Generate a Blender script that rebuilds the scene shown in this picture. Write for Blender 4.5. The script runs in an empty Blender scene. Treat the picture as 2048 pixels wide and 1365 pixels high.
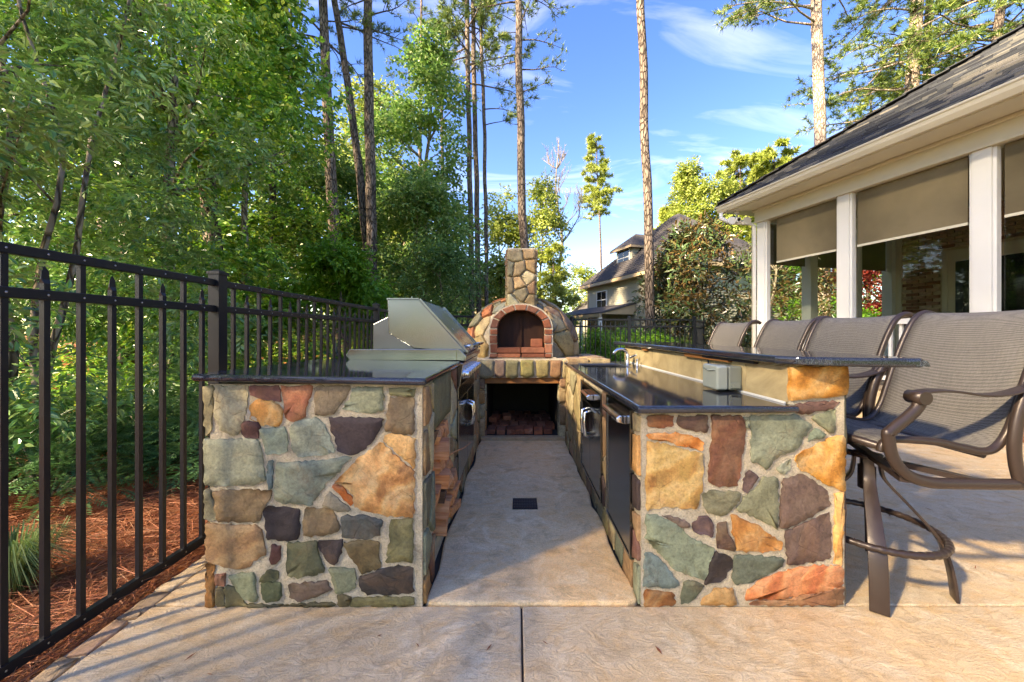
import bpy, bmesh, math, random
import numpy as np
from mathutils import Vector, Matrix, noise as mn

# ------------------------------------------------------------------ camera, sky, sun, exposure
SC = bpy.context.scene
COL = SC.collection
cd = bpy.data.cameras.new('camera'); cam = bpy.data.objects.new('camera', cd); COL.objects.link(cam)
cd.sensor_width = 36.0; cd.lens = 730.0 / 2048 * 36; cd.clip_start = 0.05; cd.clip_end = 3000
cd.shift_x = -10.0 / 2048; cd.shift_y = -16.5 / 2048
cam.location = (0, 0, 1.2); cam.rotation_euler = (math.radians(90), 0, 0)
SC.camera = cam
SUN = Vector((-.73, -.48, .60)).normalized()          # towards the sun
W = bpy.data.worlds.new('World'); SC.world = W; W.use_nodes = True
nt = W.node_tree; nt.nodes.clear()
def wn(t, **k):
    n = nt.nodes.new(t)
    for a, b in k.items(): setattr(n, a, b)
    return n
sky = wn('ShaderNodeTexSky', sky_type='NISHITA', sun_disc=False, altitude=100, air_density=1.0, dust_density=.35, ozone_density=2.2)
sky.sun_elevation = math.asin(SUN.z); sky.sun_rotation = math.atan2(SUN.x, SUN.y)
hs = wn('ShaderNodeHueSaturation'); hs.inputs['Saturation'].default_value = 1.32; hs.inputs['Hue'].default_value = .521; hs.inputs['Value'].default_value = .86; nt.links.new(sky.outputs[0], hs.inputs['Color'])
tc = wn('ShaderNodeTexCoord'); sep = wn('ShaderNodeSeparateXYZ'); nt.links.new(tc.outputs['Generated'], sep.inputs[0])
az = wn('ShaderNodeMath', operation='ADD'); az.inputs[1].default_value = .22; nt.links.new(sep.outputs[2], az.inputs[0])
dx = wn('ShaderNodeMath', operation='DIVIDE'); dy = wn('ShaderNodeMath', operation='DIVIDE')
for d_, i_ in ((dx, 0), (dy, 1)):
    nt.links.new(sep.outputs[i_], d_.inputs[0]); nt.links.new(az.outputs[0], d_.inputs[1])
cmb = wn('ShaderNodeCombineXYZ'); nt.links.new(dx.outputs[0], cmb.inputs[0]); nt.links.new(dy.outputs[0], cmb.inputs[1])
mp = wn('ShaderNodeMapping'); mp.inputs['Rotation'].default_value = (0, 0, math.radians(24)); mp.inputs['Scale'].default_value = (1.5, 4.2, 1)
nt.links.new(cmb.outputs[0], mp.inputs[0])
nz = wn('ShaderNodeTexNoise'); nz.inputs['Scale'].default_value = 1.05; nz.inputs['Detail'].default_value = 8; nz.inputs['Roughness'].default_value = .57; nz.inputs['Distortion'].default_value = .9
nt.links.new(mp.outputs[0], nz.inputs['Vector'])
cr = wn('ShaderNodeValToRGB'); cr.color_ramp.elements[0].position = .53; cr.color_ramp.elements[1].position = .92; cr.color_ramp.elements[1].color = (.23, .23, .23, 1)
nt.links.new(nz.outputs[0], cr.inputs[0])
mx = wn('ShaderNodeMix', data_type='RGBA'); nt.links.new(cr.outputs[0], mx.inputs[0]); nt.links.new(hs.outputs[0], mx.inputs[6])
mx.inputs[7].default_value = (8.0, 8.3, 9.2, 1)
bg = wn('ShaderNodeBackground'); bg.inputs['Strength'].default_value = .06; nt.links.new(mx.outputs[2], bg.inputs[0])
ow = wn('ShaderNodeOutputWorld'); nt.links.new(bg.outputs[0], ow.inputs[0])
sd = bpy.data.lights.new('sun', 'SUN'); sd.energy = 2.2; sd.angle = math.radians(3.0); sd.color = (1, .92, .79)
so = bpy.data.objects.new('sun', sd); COL.objects.link(so)
so.rotation_euler = SUN.to_track_quat('Z', 'Y').to_euler(); so.location = (-6, -4, 12)
SC.view_settings.view_transform = 'Standard'; SC.view_settings.look = 'None'; SC.view_settings.gamma = 1; SC.view_settings.use_curve_mapping = False
SC.view_settings.exposure = 3.6
SC.view_settings.use_white_balance = True; SC.view_settings.white_balance_temperature = 8900; SC.view_settings.white_balance_tint = 10
SC.cycles.max_bounces = 12; SC.cycles.diffuse_bounces = 7; SC.cycles.transmission_bounces = 8; SC.cycles.transparent_max_bounces = 12; SC.cycles.sample_clamp_indirect = 6
SC.cycles.caustics_reflective = False; SC.cycles.caustics_refractive = False

# ------------------------------------------------------------------ helpers
rnd = random.Random(7)
F, VX, VY, H = 730.0, 1034.0, 666.0, 1.2
def P(px, py, d): return Vector(((px - VX) / F * d, d, H - (py - VY) / F * d))
def lin(c):
    c /= 255.0
    return c / 12.92 if c <= .04045 else ((c + .055) / 1.055) ** 2.4
def S(r, g, b, k=1.0): return (lin(r) * k, lin(g) * k, lin(b) * k, 1)

def tag(o, label=None, cat=None, group=None, kind=None):
    if label: o['label'] = label
    if cat: o['category'] = cat
    if group: o['group'] = group
    if kind: o['kind'] = kind
    return o
def thing(name, label, cat, loc=(0, 0, 0), group=None):
    o = bpy.data.objects.new(name, None); COL.objects.link(o); o.location = loc; o.empty_display_size = .1
    return tag(o, label, cat, group)
def origin(p):
    v = Vector((0, 0, 0))
    while p is not None: v = v + p.location; p = p.parent
    return v
def dup(root, loc, rz=0, label=None):
    r = root.copy(); COL.objects.link(r); r.location = loc; r.rotation_euler = (0, 0, rz)
    if label: r['label'] = label
    def rec(a, b):
        for ch in a.children:
            c = ch.copy(); COL.objects.link(c); c.parent = b; rec(ch, c)
    rec(root, r)
    return r

class MB:
    def __init__(s): s.v = []; s.f = []; s.sm = []
    def add(s, vs, fs, smooth=False):
        b = len(s.v); s.v += [tuple(v) for v in vs]
        for f in fs: s.f.append(tuple(b + i for i in f)); s.sm.append(smooth)
        return s
    def hexa(s, p):          # 8 points: bottom 4 ccw then top 4
        return s.add(p, [(3, 2, 1, 0), (4, 5, 6, 7), (0, 1, 5, 4), (1, 2, 6, 5), (2, 3, 7, 6), (3, 0, 4, 7)])
    def box(s, x0, x1, y0, y1, z0, z1):
        return s.hexa([(x0, y0, z0), (x1, y0, z0), (x1, y1, z0), (x0, y1, z0), (x0, y0, z1), (x1, y0, z1), (x1, y1, z1), (x0, y1, z1)])
    def beam(s, a, b, w, h, up=(0, 0, 1)):
        a = Vector(a); b = Vector(b); d = (b - a).normalized(); u = Vector(up)
        r = d.cross(u).normalized() * (w / 2); q = r.cross(d).normalized() * (h / 2)
        return s.hexa([a - r - q, a + r - q, b + r - q, b - r - q, a - r + q, a + r + q, b + r + q, b - r + q])
    def prism(s, poly, f, w0, w1):   # poly of (u,v) ccw; f(u,v,w)->xyz
        n = len(poly); vs = [f(u, v, w0) for u, v in poly] + [f(u, v, w1) for u, v in poly]
        fs = [tuple(range(n - 1, -1, -1)), tuple(range(n, 2 * n))] + [(i, (i + 1) % n, n + (i + 1) % n, n + i) for i in range(n)]
        return s.add(vs, fs)
    def tube(s, pts, rad, n=8, sx=1.0, up=None, cap=True):
        pts = [Vector(p) for p in pts]; m = len(pts)
        rs = rad if isinstance(rad, (list, tuple)) else [rad] * m
        t0 = (pts[1] - pts[0]).normalized(); u = Vector(up) if up else (Vector((0, 0, 1)) if abs(t0.z) < .9 else Vector((1, 0, 0)))
        vs = []
        for i, p in enumerate(pts):
            t = (pts[min(i + 1, m - 1)] - pts[max(i - 1, 0)])
            if t.length < 1e-9: t = t0
            t = t.normalized(); r = t.cross(u)
            if r.length < 1e-5: r = t.cross(Vector((.3, 1, .2)))
            r.normalize(); u = r.cross(t).normalized()
            for k in range(n):
                a = 2 * math.pi * k / n
                vs.append(p + r * math.cos(a) * rs[i] * sx + u * math.sin(a) * rs[i])
        fs = [(i * n + k, i * n + (k + 1) % n, (i + 1) * n + (k + 1) % n, (i + 1) * n + k) for i in range(m - 1) for k in range(n)]
        s.add(vs, fs, True)
        if cap:
            b = len(s.v) - len(vs)
            s.f.append(tuple(b + k for k in range(n - 1, -1, -1))); s.sm.append(False)
            s.f.append(tuple(b + (m - 1) * n + k for k in range(n))); s.sm.append(False)
        return s
    def grid(s, f, nu, nv, smooth=True):
        vs = [f(i / nu, j / nv) for j in range(nv + 1) for i in range(nu + 1)]
        fs = [(j * (nu + 1) + i, j * (nu + 1) + i + 1, (j + 1) * (nu + 1) + i + 1, (j + 1) * (nu + 1) + i) for j in range(nv) for i in range(nu)]
        return s.add(vs, fs, smooth)
    def lathe(s, c, prof, n=16, axis='z'):
        c = Vector(c); vs = []
        for r, h in prof:
            for k in range(n):
                a = 2 * math.pi * k / n; x, y = r * math.cos(a), r * math.sin(a)
                vs.append(c + (Vector((x, y, h)) if axis == 'z' else Vector((h, x, y)) if axis == 'x' else Vector((y, h, x))))
        m = len(prof)
        fs = [(i * n + k, i * n + (k + 1) % n, (i + 1) * n + (k + 1) % n, (i + 1) * n + k) for i in range(m - 1) for k in range(n)]
        b = len(s.v); s.add(vs, fs, True)
        s.f.append(tuple(b + k for k in range(n - 1, -1, -1))); s.sm.append(False)
        s.f.append(tuple(b + (m - 1) * n + k for k in range(n))); s.sm.append(False)
        return s
    def build(s, name, mat, parent=None, bevel=0, seg=2, smooth=None, color=None, subsurf=0, solid=0):
        o_ = origin(parent)
        me = bpy.data.meshes.new(name)
        me.from_pydata([(a - o_.x, b - o_.y, c - o_.z) for a, b, c in s.v], [], s.f)
        me.polygons.foreach_set('use_smooth', s.sm if smooth is None else [smooth] * len(s.f))
        if mat: me.materials.append(mat)
        me.update()
        o = bpy.data.objects.new(name, me); COL.objects.link(o)
        if parent is not None: o.parent = parent
        if color: o.color = color
        if solid:
            m = o.modifiers.new('solid', 'SOLIDIFY'); m.thickness = solid; m.offset = 0
        if bevel:
            m = o.modifiers.new('bevel', 'BEVEL'); m.width = bevel; m.segments = seg; m.limit_method = 'ANGLE'; m.angle_limit = .6
        if subsurf:
            m = o.modifiers.new('sub', 'SUBSURF'); m.levels = subsurf; m.render_levels = subsurf
        return o

def npmesh(name, verts, faces, mat, parent=None, smooth=False):
    """verts (N,3) world; faces (M,k) ints all with k corners"""
    o_ = origin(parent); me = bpy.data.meshes.new(name); k = faces.shape[1]
    me.vertices.add(len(verts)); me.vertices.foreach_set('co', (verts - np.array(o_)).astype(np.float32).ravel())
    me.loops.add(faces.size); me.loops.foreach_set('vertex_index', faces.astype(np.int32).ravel())
    me.polygons.add(len(faces)); me.polygons.foreach_set('loop_start', np.arange(0, faces.size, k, dtype=np.int32))
    me.polygons.foreach_set('use_smooth', np.full(len(faces), smooth))
    me.materials.append(mat); me.update(calc_edges=True)
    o = bpy.data.objects.new(name, me); COL.objects.link(o)
    if parent is not None: o.parent = parent
    return o

# ------------------------------------------------------------------ materials
class N:
    def __init__(s, name):
        s.m = bpy.data.materials.new(name); s.m.use_nodes = True; s.t = s.m.node_tree
        s.b = s.t.nodes['Principled BSDF']; s.out = s.t.nodes['Material Output']
        s.tc = s.t.nodes.new('ShaderNodeTexCoord')
    def n(s, t, **k):
        x = s.t.nodes.new(t)
        for a, b in k.items(): setattr(x, a, b)
        return x
    def put(s, sock, v):
        if isinstance(v, bpy.types.NodeSocket): s.t.links.new(v, sock)
        elif v is not None: sock.default_value = v
    def vec(s, scale=(1, 1, 1), rot=(0, 0, 0), coord='Object', rand=False):
        m = s.n('ShaderNodeMapping'); m.inputs['Scale'].default_value = scale; m.inputs['Rotation'].default_value = rot
        s.t.links.new(s.tc.outputs[coord], m.inputs[0])
        if rand:
            oi = s.n('ShaderNodeObjectInfo'); mu = s.n('ShaderNodeMath', operation='MULTIPLY'); mu.inputs[1].default_value = 37.0
            s.t.links.new(oi.outputs['Random'], mu.inputs[0]); s.t.links.new(mu.outputs[0], m.inputs['Location'])
        return m.outputs[0]
    def noise(s, scale=5, detail=6, rough=.55, dist=0, vec=None):
        x = s.n('ShaderNodeTexNoise'); x.inputs['Scale'].default_value = scale; x.inputs['Detail'].default_value = detail
        x.inputs['Roughness'].default_value = rough; x.inputs['Distortion'].default_value = dist
        s.put(x.inputs['Vector'], vec if vec is not None else s.tc.outputs['Object']); return x.outputs[0]
    def vor(s, scale=5, feature='F1', vec=None, out=0, rand=1.0):
        x = s.n('ShaderNodeTexVoronoi', feature=feature); x.inputs['Scale'].default_value = scale; x.inputs['Randomness'].default_value = rand
        s.put(x.inputs['Vector'], vec if vec is not None else s.tc.outputs['Object']); return x.outputs[out]
    def wave(s, scale=5, dist=2, detail=3, dscale=1, direction='X', vec=None):
        x = s.n('ShaderNodeTexWave', bands_direction=direction); x.inputs['Scale'].default_value = scale; x.inputs['Distortion'].default_value = dist
        x.inputs['Detail'].default_value = detail; x.inputs['Detail Scale'].default_value = dscale
        s.put(x.inputs['Vector'], vec if vec is not None else s.tc.outputs['Object']); return x.outputs[1]
    def ramp(s, fac, stops):
        x = s.n('ShaderNodeValToRGB'); e = x.color_ramp.elements
        while len(e) < len(stops): e.new(.5)
        for i, (p, c) in enumerate(stops):
            e[i].position = p; e[i].color = c if not isinstance(c, (int, float)) else (c, c, c, 1)
        s.put(x.inputs[0], fac); return x.outputs[0]
    def mix(s, fac, a, b, mode='MIX'):
        x = s.n('ShaderNodeMix', data_type='RGBA', blend_type=mode); s.put(x.inputs[0], fac); s.put(x.inputs[6], a); s.put(x.inputs[7], b); return x.outputs[2]
    def math(s, op, a, b=None):
        x = s.n('ShaderNodeMath', operation=op); s.put(x.inputs[0], a); s.put(x.inputs[1], b); return x.outputs[0]
    def bump(s, h, strength=.5, dist=.01):
        x = s.n('ShaderNodeBump'); x.inputs['Strength'].default_value = strength; x.inputs['Distance'].default_value = dist
        s.put(x.inputs['Height'], h); s.t.links.new(x.outputs[0], s.b.inputs['Normal']); return x.outputs[0]
    def set(s, color=None, rough=None, metal=None, spec=None, **k):
        s.put(s.b.inputs['Base Color'], color); s.put(s.b.inputs['Roughness'], rough); s.put(s.b.inputs['Metallic'], metal); s.put(s.b.inputs['Specular IOR Level'], spec)
        for a, b in k.items(): s.put(s.b.inputs[a.replace('_', ' ')], b)
        return s.m

def plain(name, col, rough=.5, metal=0, var=.12, nscale=8, bumps=.05, spec=.5, bd=.004):
    a = N(name); f = a.noise(nscale, 7, .6)
    a.set(a.mix(a.ramp(f, [(.25, 1 - var), (.75, 1 + var)]), (0, 0, 0, 1), col, 'MIX') if False else
          a.mix(1.0, a.ramp(f, [(.25, 1 - var), (.75, min(1, 1 + var))]), col, 'MULTIPLY'), a.ramp(f, [(.2, max(0, rough - .08)), (.8, min(1, rough + .08))]), metal, spec)
    if bumps: a.bump(a.noise(nscale * 14, 5, .6), bumps, bd)
    return a.m

def mat_stone():
    a = N('fieldstone'); oi = a.n('ShaderNodeObjectInfo')
    v = a.vec(rand=True); base = oi.outputs['Color']
    big = a.noise(6, 10, .66, .8, v); mid = a.noise(24, 8, .7, .5, v); fine = a.noise(85, 6, .75, 0, v)
    col = a.mix(1.0, base, a.ramp(big, [(.26, .58), (.48, 1.0), (.74, 1.3)]), 'MULTIPLY')
    col = a.mix(1.0, col, a.ramp(mid, [(.28, .62), (.5, 1.0), (.72, 1.18)]), 'MULTIPLY')
    col = a.mix(1.0, col, a.ramp(fine, [(.3, .62), (.55, 1.0), (.75, 1.25)]), 'MULTIPLY')
    # iron bands in the sandstones, strength in the alpha of the object colour
    v2 = a.vec((1, 1, 1), (.3, .75, .5), rand=True); al = a.math('SUBTRACT', 1.0, oi.outputs['Alpha'])
    wv = a.math('ADD', a.math('MULTIPLY', a.wave(1.7, 14, 8, 1.1, 'Z', v2), .55), a.math('MULTIPLY', a.noise(9, 9, .7, 1.5, v), .5))
    rust = a.ramp(wv, [(.16, S(96, 46, 20)), (.32, S(156, 98, 58)), (.48, S(196, 150, 98)), (.68, S(212, 184, 142)), (.9, S(176, 128, 88))])
    rust = a.mix(1.0, rust, a.ramp(fine, [(.3, .66), (.55, 1.0)]), 'MULTIPLY')
    col = a.mix(a.math('MULTIPLY', al, a.ramp(big, [(.34, .25), (.58, 1.0)])), col, rust)
    pat = a.noise(3.2, 7, .66, 1.2, v)
    col = a.mix(a.ramp(pat, [(.54, 0), (.74, .42)]), col, S(150, 112, 78))
    col = a.mix(a.ramp(a.noise(4.6, 8, .7, .6, v), [(.58, 0), (.70, .55)]), col, (.028, .026, .025, 1))
    cr_ = a.vor(11, 'DISTANCE_TO_EDGE', a.vec((1, 1, 1), rand=True)); crk = a.math('MULTIPLY', a.ramp(cr_, [(0, 1), (.013, 0)]), a.ramp(pat, [(.46, 0), (.62, 1)]))
    col = a.mix(a.math('MULTIPLY', crk, .38), col, (.03, .025, .02, 1))
    col = a.mix(a.math('MULTIPLY', a.ramp(a.vor(120, vec=v), [(.03, .8), (.10, 0)]), a.ramp(mid, [(.5, 0), (.62, .9)])), col, S(214, 200, 172))
    h = a.math('ADD', a.math('ADD', a.math('MULTIPLY', mid, .9), a.math('MULTIPLY', fine, .55)), a.math('MULTIPLY', crk, -.5))
    col = a.mix(1.0, col, (1.05, 1.0, .87, 1), 'MULTIPLY')
    a.bump(h, .85, .007)
    return a.set(col, a.ramp(fine, [(.2, .5), (.8, .85)]), 0, .3)
STONE = mat_stone()
def mat_mortar():
    a = N('mortar'); f = a.noise(6, 9, .68); g = a.noise(120, 5, .75); m_ = a.noise(28, 8, .72, .6)
    col = a.ramp(f, [(.25, S(168, 152, 126)), (.5, S(212, 196, 168)), (.8, S(230, 218, 194))])
    col = a.mix(1.0, col, a.ramp(g, [(.3, .6), (.55, 1), (.75, 1.12)]), 'MULTIPLY')
    col = a.mix(1.0, col, a.ramp(m_, [(.3, .70), (.5, 1)]), 'MULTIPLY')
    a.bump(a.math('ADD', m_, a.math('MULTIPLY', g, .45)), 1.0, .016)
    return a.set(col, .92, 0, .2)
MORTAR = mat_mortar()
def mat_granite():
    a = N('black_granite')
    g = a.noise(420, 3, .8); h = a.vor(700, out=1)
    col = a.mix(a.ramp(g, [(.5, 0), (.68, .9)]), (.010, .012, .018, 1), (.10, .11, .14, 1))
    a.bump(a.noise(5, 3, .5), .02, .004)
    return a.set(col, .07, 0, .6)
GRANITE = mat_granite()
def mat_granite_rough():
    a = N('granite_edge')
    g = a.noise(300, 3, .8)
    col = a.mix(a.ramp(g, [(.45, 0), (.68, .9)]), (.012, .015, .022, 1), (.15, .17, .21, 1))
    a.bump(a.noise(30, 6, .7), .35, .006)
    return a.set(col, .22, 0, .6)
GRANITE_EDGE = mat_granite_rough()
def mat_concrete(name, k=1.0, seed=0.0, tint=(1.03, 1, .91, 1)):
    a = N(name)
    v = a.vec((1, 1, 1)); v.node.inputs['Location'].default_value = (seed, seed * 2, 0)
    big = a.noise(.9, 6, .6, .9, v); mid = a.noise(4.2, 8, .62, 1.6, v)
    st = a.vec((1, 1.8, 1), (0, 0, .35)); st.node.inputs['Location'].default_value = (seed, 0, 0)
    streak = a.noise(3.0, 9, .66, 2.4, st)
    c = a.ramp(big, [(.3, S(220, 190, 152, k)), (.5, S(212, 188, 158, k)), (.7, S(200, 184, 164, k))])
    c = a.mix(a.ramp(streak, [(.46, 0), (.68, .6)]), c, S(208, 166, 114, k))
    c = a.mix(a.ramp(mid, [(.50, 0), (.68, .6)]), c, S(226, 212, 190, k))
    c = a.mix(a.ramp(a.noise(9, 8, .7, .8, v), [(.52, 0), (.70, .55)]), c, S(152, 126, 98, k))
    c = a.mix(1.0, c, a.ramp(a.noise(170, 4, .75), [(.3, .68), (.52, 1), (.75, 1.1)]), 'MULTIPLY')
    c = a.mix(1.0, c, tint, 'MULTIPLY')
    r = a.noise(9.5, 9, .6, 2.6, st); rid = a.math('ABSOLUTE', a.math('SUBTRACT', r, .5))
    hh = a.math('ADD', a.math('MULTIPLY', a.ramp(rid, [(0, 0), (.07, 1)]), .55), a.math('ADD', a.math('MULTIPLY', mid, .9), a.math('MULTIPLY', a.noise(70, 6, .75), .5)))
    a.bump(hh, .6, .009)
    return a.set(c, a.ramp(mid, [(.3, .5), (.7, .78)]), 0, .35)
CONC = mat_concrete('stamped_concrete'); CONC2 = mat_concrete('aisle_concrete', 1.16, 3.7, (1.1, 1, .82, 1))
BLACKM = plain('black_metal', (.006, .008, .0125, 1), .42, 0, .15, 20, .06, .35)
BRONZE = plain('bronze_metal', S(62, 50, 45), .36, .25, .12, 30, .06, .5)
CHROME = plain('chrome', (.75, .76, .78, 1), .08, 1, .03, 5, 0)
RIVET = plain('rivet_metal', (.35, .35, .36, 1), .35, 1, .03, 5, 0)
def mat_steel(name, c=.55, rough=.2, sc=(2, 2, 160)):
    a = N(name); v = a.vec(sc); f = a.noise(3, 4, .6, 0, v); g = a.noise(2.2, 5, .55)
    a.bump(f, .03, .001)
    return a.set(a.ramp(g, [(.3, (c * .84, c * .91, c * .95, 1)), (.7, (c * .92, c * .98, c, 1))]), a.ramp(g, [(.3, rough), (.75, rough + .1)]), 1)
STEEL = mat_steel('stainless_steel', .25, .2); STEEL_R = mat_steel('satin_steel', .19, .3); STEEL_D = mat_steel('dark_stainless', .26, .15, (2, 160, 2))
WHITE = plain('white_paint', (.66, .67, .67, 1), .45, 0, .05, 3, .03, .4)
CREAM = plain('cream_trim', S(200, 196, 180), .5, 0, .06, 3, .03, .4)
BROWNWOOD = plain('brown_timber', S(150, 100, 58), .7, 0, .3, 12, .3, .3)
DARK = plain('cavity_black', (.05, .046, .042, 1), .9, 0, .2, 6, .2, .1)  # near-black colour for walls, roof and floor of the cavity below the oven
def mat_brick():
    a = N('fire_brick'); oi = a.n('ShaderNodeObjectInfo'); v = a.vec(rand=True)
    f = a.noise(16, 8, .65, .3, v)
    c = a.ramp(oi.outputs['Random'], [(0, S(128, 76, 56)), (.4, S(156, 94, 68)), (.75, S(172, 114, 86)), (1, S(112, 74, 62))])
    c = a.mix(1.0, c, a.ramp(f, [(.3, .6), (.62, 1)]), 'MULTIPLY')
    c = a.mix(a.ramp(a.noise(6, 5, .6, 1, v), [(.58, 0), (.8, .4)]), c, S(190, 170, 150))
    a.bump(a.noise(45, 7, .7, 0, v), .5, .006)
    return a.set(c, .85, 0, .25)
BRICK = mat_brick()
def mat_oldbrick():
    a = N('whitewashed_brick'); oi = a.n('ShaderNodeObjectInfo'); v = a.vec(rand=True)
    c = a.ramp(oi.outputs['Random'], [(0, S(128, 84, 66)), (.35, S(150, 108, 88)), (.6, S(176, 140, 120)), (.85, S(196, 176, 156)), (1, S(120, 78, 62))])
    c = a.mix(1.0, c, a.ramp(a.noise(20, 7, .65, 0, v), [(.3, .65), (.62, 1)]), 'MULTIPLY')
    a.bump(a.noise(40, 6, .7, 0, v), .4, .005)
    return a.set(c, .88, 0, .2)
OLDBRICK = mat_oldbrick()
def mat_wood(name, c0, c1, sc=(60, 60, 6)):
    a = N(name); v = a.vec(sc, rand=True); f = a.noise(1.0, 7, .6, .6, v); oi = a.n('ShaderNodeObjectInfo')
    c = a.ramp(f, [(.25, c0), (.7, c1)])
    c = a.mix(1.0, c, a.ramp(oi.outputs['Random'], [(0, .78), (1, 1.0)]), 'MULTIPLY')
    a.bump(f, .8, .01)
    return a.set(c, .8, 0, .25)
LOGWOOD = mat_wood('split_wood', S(176, 100, 60), S(236, 172, 122), (5, 55, 55))
BARKLOG = mat_wood('log_bark', S(70, 52, 42), S(120, 96, 78), (8, 40, 40))
def mat_bark(name, dark, mid, lite):
    a = N(name); v = a.vec((1, 1, .28))
    vo = a.n('ShaderNodeTexVoronoi', feature='DISTANCE_TO_EDGE'); vo.inputs['Scale'].default_value = 16
    wob = a.n('ShaderNodeMix', data_type='VECTOR'); wob.inputs[0].default_value = .10
    nn = a.n('ShaderNodeTexNoise'); nn.inputs['Scale'].default_value = 7; a.t.links.new(v, nn.inputs['Vector'])
    a.t.links.new(v, wob.inputs[4]); a.t.links.new(nn.outputs[1], wob.inputs[5]); a.t.links.new(wob.outputs[1], vo.inputs['Vector'])
    e = a.ramp(vo.outputs[0], [(0, 0), (.16, 1)]); f = a.noise(4, 8, .65, .4, v); big = a.noise(.55, 5, .6)
    c = a.mix(e, dark, a.ramp(f, [(.28, mid), (.7, lite)]))
    c = a.mix(1.0, c, a.ramp(big, [(.3, .72), (.65, 1)]), 'MULTIPLY')
    a.bump(a.math('ADD', e, a.math('MULTIPLY', f, .6)), .9, .03)
    return a.set(c, .92, 0, .15)
BARK = mat_bark('pine_bark', S(54, 46, 41), S(104, 92, 83), S(150, 134, 122))
BARK_P = mat_bark('pale_pine_bark', S(110, 92, 80), S(172, 150, 132), S(212, 196, 180))
BARK_G = mat_bark('grey_bark', S(84, 76, 64), S(138, 126, 108), S(176, 164, 146))
BARK_W = plain('bare_grey_wood', S(138, 130, 122), .9, 0, .2, 6, .4, .2)
def mat_leaf(name, cols, back=None, rough=.42, trans=.35, tcol=None, spec=.45):
    a = N(name); g = a.n('ShaderNodeNewGeometry')
    st = [(i / (len(cols) - 1), c) for i, c in enumerate(cols)]
    c = a.ramp(g.outputs['Random Per Island'], st)
    p = a.ramp(a.noise(.55, 4, .6), [(.35, .72), (.65, 1.0)]); c = a.mix(1.0, c, p, 'MULTIPLY')
    cf = a.mix(g.outputs['Backfacing'], c, back) if back else c
    a.set(cf, rough, 0, spec)
    tr = a.n('ShaderNodeBsdfTranslucent')
    if tcol: a.t.links.new(a.mix(1.0, c, tcol, 'MULTIPLY'), tr.inputs[0])
    else: a.t.links.new(c, tr.inputs[0])
    ms = a.n('ShaderNodeMixShader'); ms.inputs[0].default_value = trans
    a.t.links.new(a.b.outputs[0], ms.inputs[1]); a.t.links.new(tr.outputs[0], ms.inputs[2]); a.t.links.new(ms.outputs[0], a.out.inputs[0])
    return a.m
LK = 1.0
LEAF_MAPLE = mat_leaf('maple_leaves', [S(68, 122, 44), S(98, 152, 56), S(130, 178, 66), S(186, 204, 92)], trans=.34, rough=.36, spec=.55)
LEAF_BIG = mat_leaf('broad_glossy_leaves', [S(62, 112, 50), S(88, 140, 62), S(118, 166, 78), S(172, 200, 118)], back=S(128, 160, 104), trans=.26, rough=.3, spec=.65)
LEAF_DARK = mat_leaf('hardwood_leaves', [S(84, 124, 60), S(106, 148, 72), S(132, 168, 84), S(172, 188, 124)], trans=.38)
LEAF_HOLLY = mat_leaf('dark_evergreen_leaves', [S(74, 112, 58), S(94, 134, 68), S(116, 154, 82)], trans=.26, rough=.36)
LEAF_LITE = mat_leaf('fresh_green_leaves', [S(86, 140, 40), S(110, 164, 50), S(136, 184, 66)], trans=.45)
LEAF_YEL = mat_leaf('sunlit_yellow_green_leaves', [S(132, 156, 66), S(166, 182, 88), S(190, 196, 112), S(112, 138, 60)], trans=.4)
LEAF_MAG = mat_leaf('magnolia_leaves', [S(52, 76, 44), S(70, 96, 54), S(92, 116, 70), S(104, 96, 58), S(62, 84, 50)], back=S(116, 92, 58), trans=.12, rough=.28, spec=.6)
LEAF_RED = mat_leaf('red_maple_leaves', [S(110, 36, 36), S(146, 52, 46), S(168, 84, 66)], trans=.4)
NEEDLE = mat_leaf('pine_needles', [S(72, 102, 52), S(100, 128, 60), S(126, 150, 72), S(160, 170, 88)], trans=.25, rough=.5)
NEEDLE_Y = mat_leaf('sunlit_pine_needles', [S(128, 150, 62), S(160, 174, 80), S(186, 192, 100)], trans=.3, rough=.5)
YEW = mat_leaf('yew_needles', [S(76, 122, 72), S(98, 146, 86), S(124, 170, 104)], trans=.2, rough=.45)
GRASS = mat_leaf('grass_blades', [S(86, 118, 60), S(120, 146, 84), S(150, 168, 110)], trans=.3)
STRAW = mat_leaf('pine_straw', [S(132, 70, 44), S(164, 92, 58), S(184, 118, 78), S(140, 100, 72)], trans=.05, rough=.7)
# ------------------------------------------------------------------ foliage builders
LIT = [   # places on the ground plane (along the sun) where leaves are thinned to let sun patches through: cx, cy, rx, ry
    (2.55, 1.72, 1.02, .50), (.05, 3.12, .42, .10), (2.46, 3.60, .32, .16), (3.55, 4.35, .45, .30), (3.15, 2.30, .34, .2),
    (1.45, 5.5, .45, .35), (6.9, 7.9, 1.3, .5), (5.6, 6.2, .9, .35), (5.0, 4.2, .7, .3), (4.1, 3.0, .5, .2)]
def sunmask(c, pad=.05):
    """True where a leaf would shade one of the chosen sun patches"""
    k = c[:, 2] / SUN.z; gx = c[:, 0] - SUN.x * k; gy = c[:, 1] - SUN.y * k
    m = np.zeros(len(c), bool)
    for x, y, rx, ry in LIT:
        m |= ((gx - x) / (rx + pad)) ** 2 + ((gy - y) / (ry + pad)) ** 2 < 1
    return m
def unit(a): return a / np.maximum(np.linalg.norm(a, axis=1, keepdims=True), 1e-9)
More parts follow.
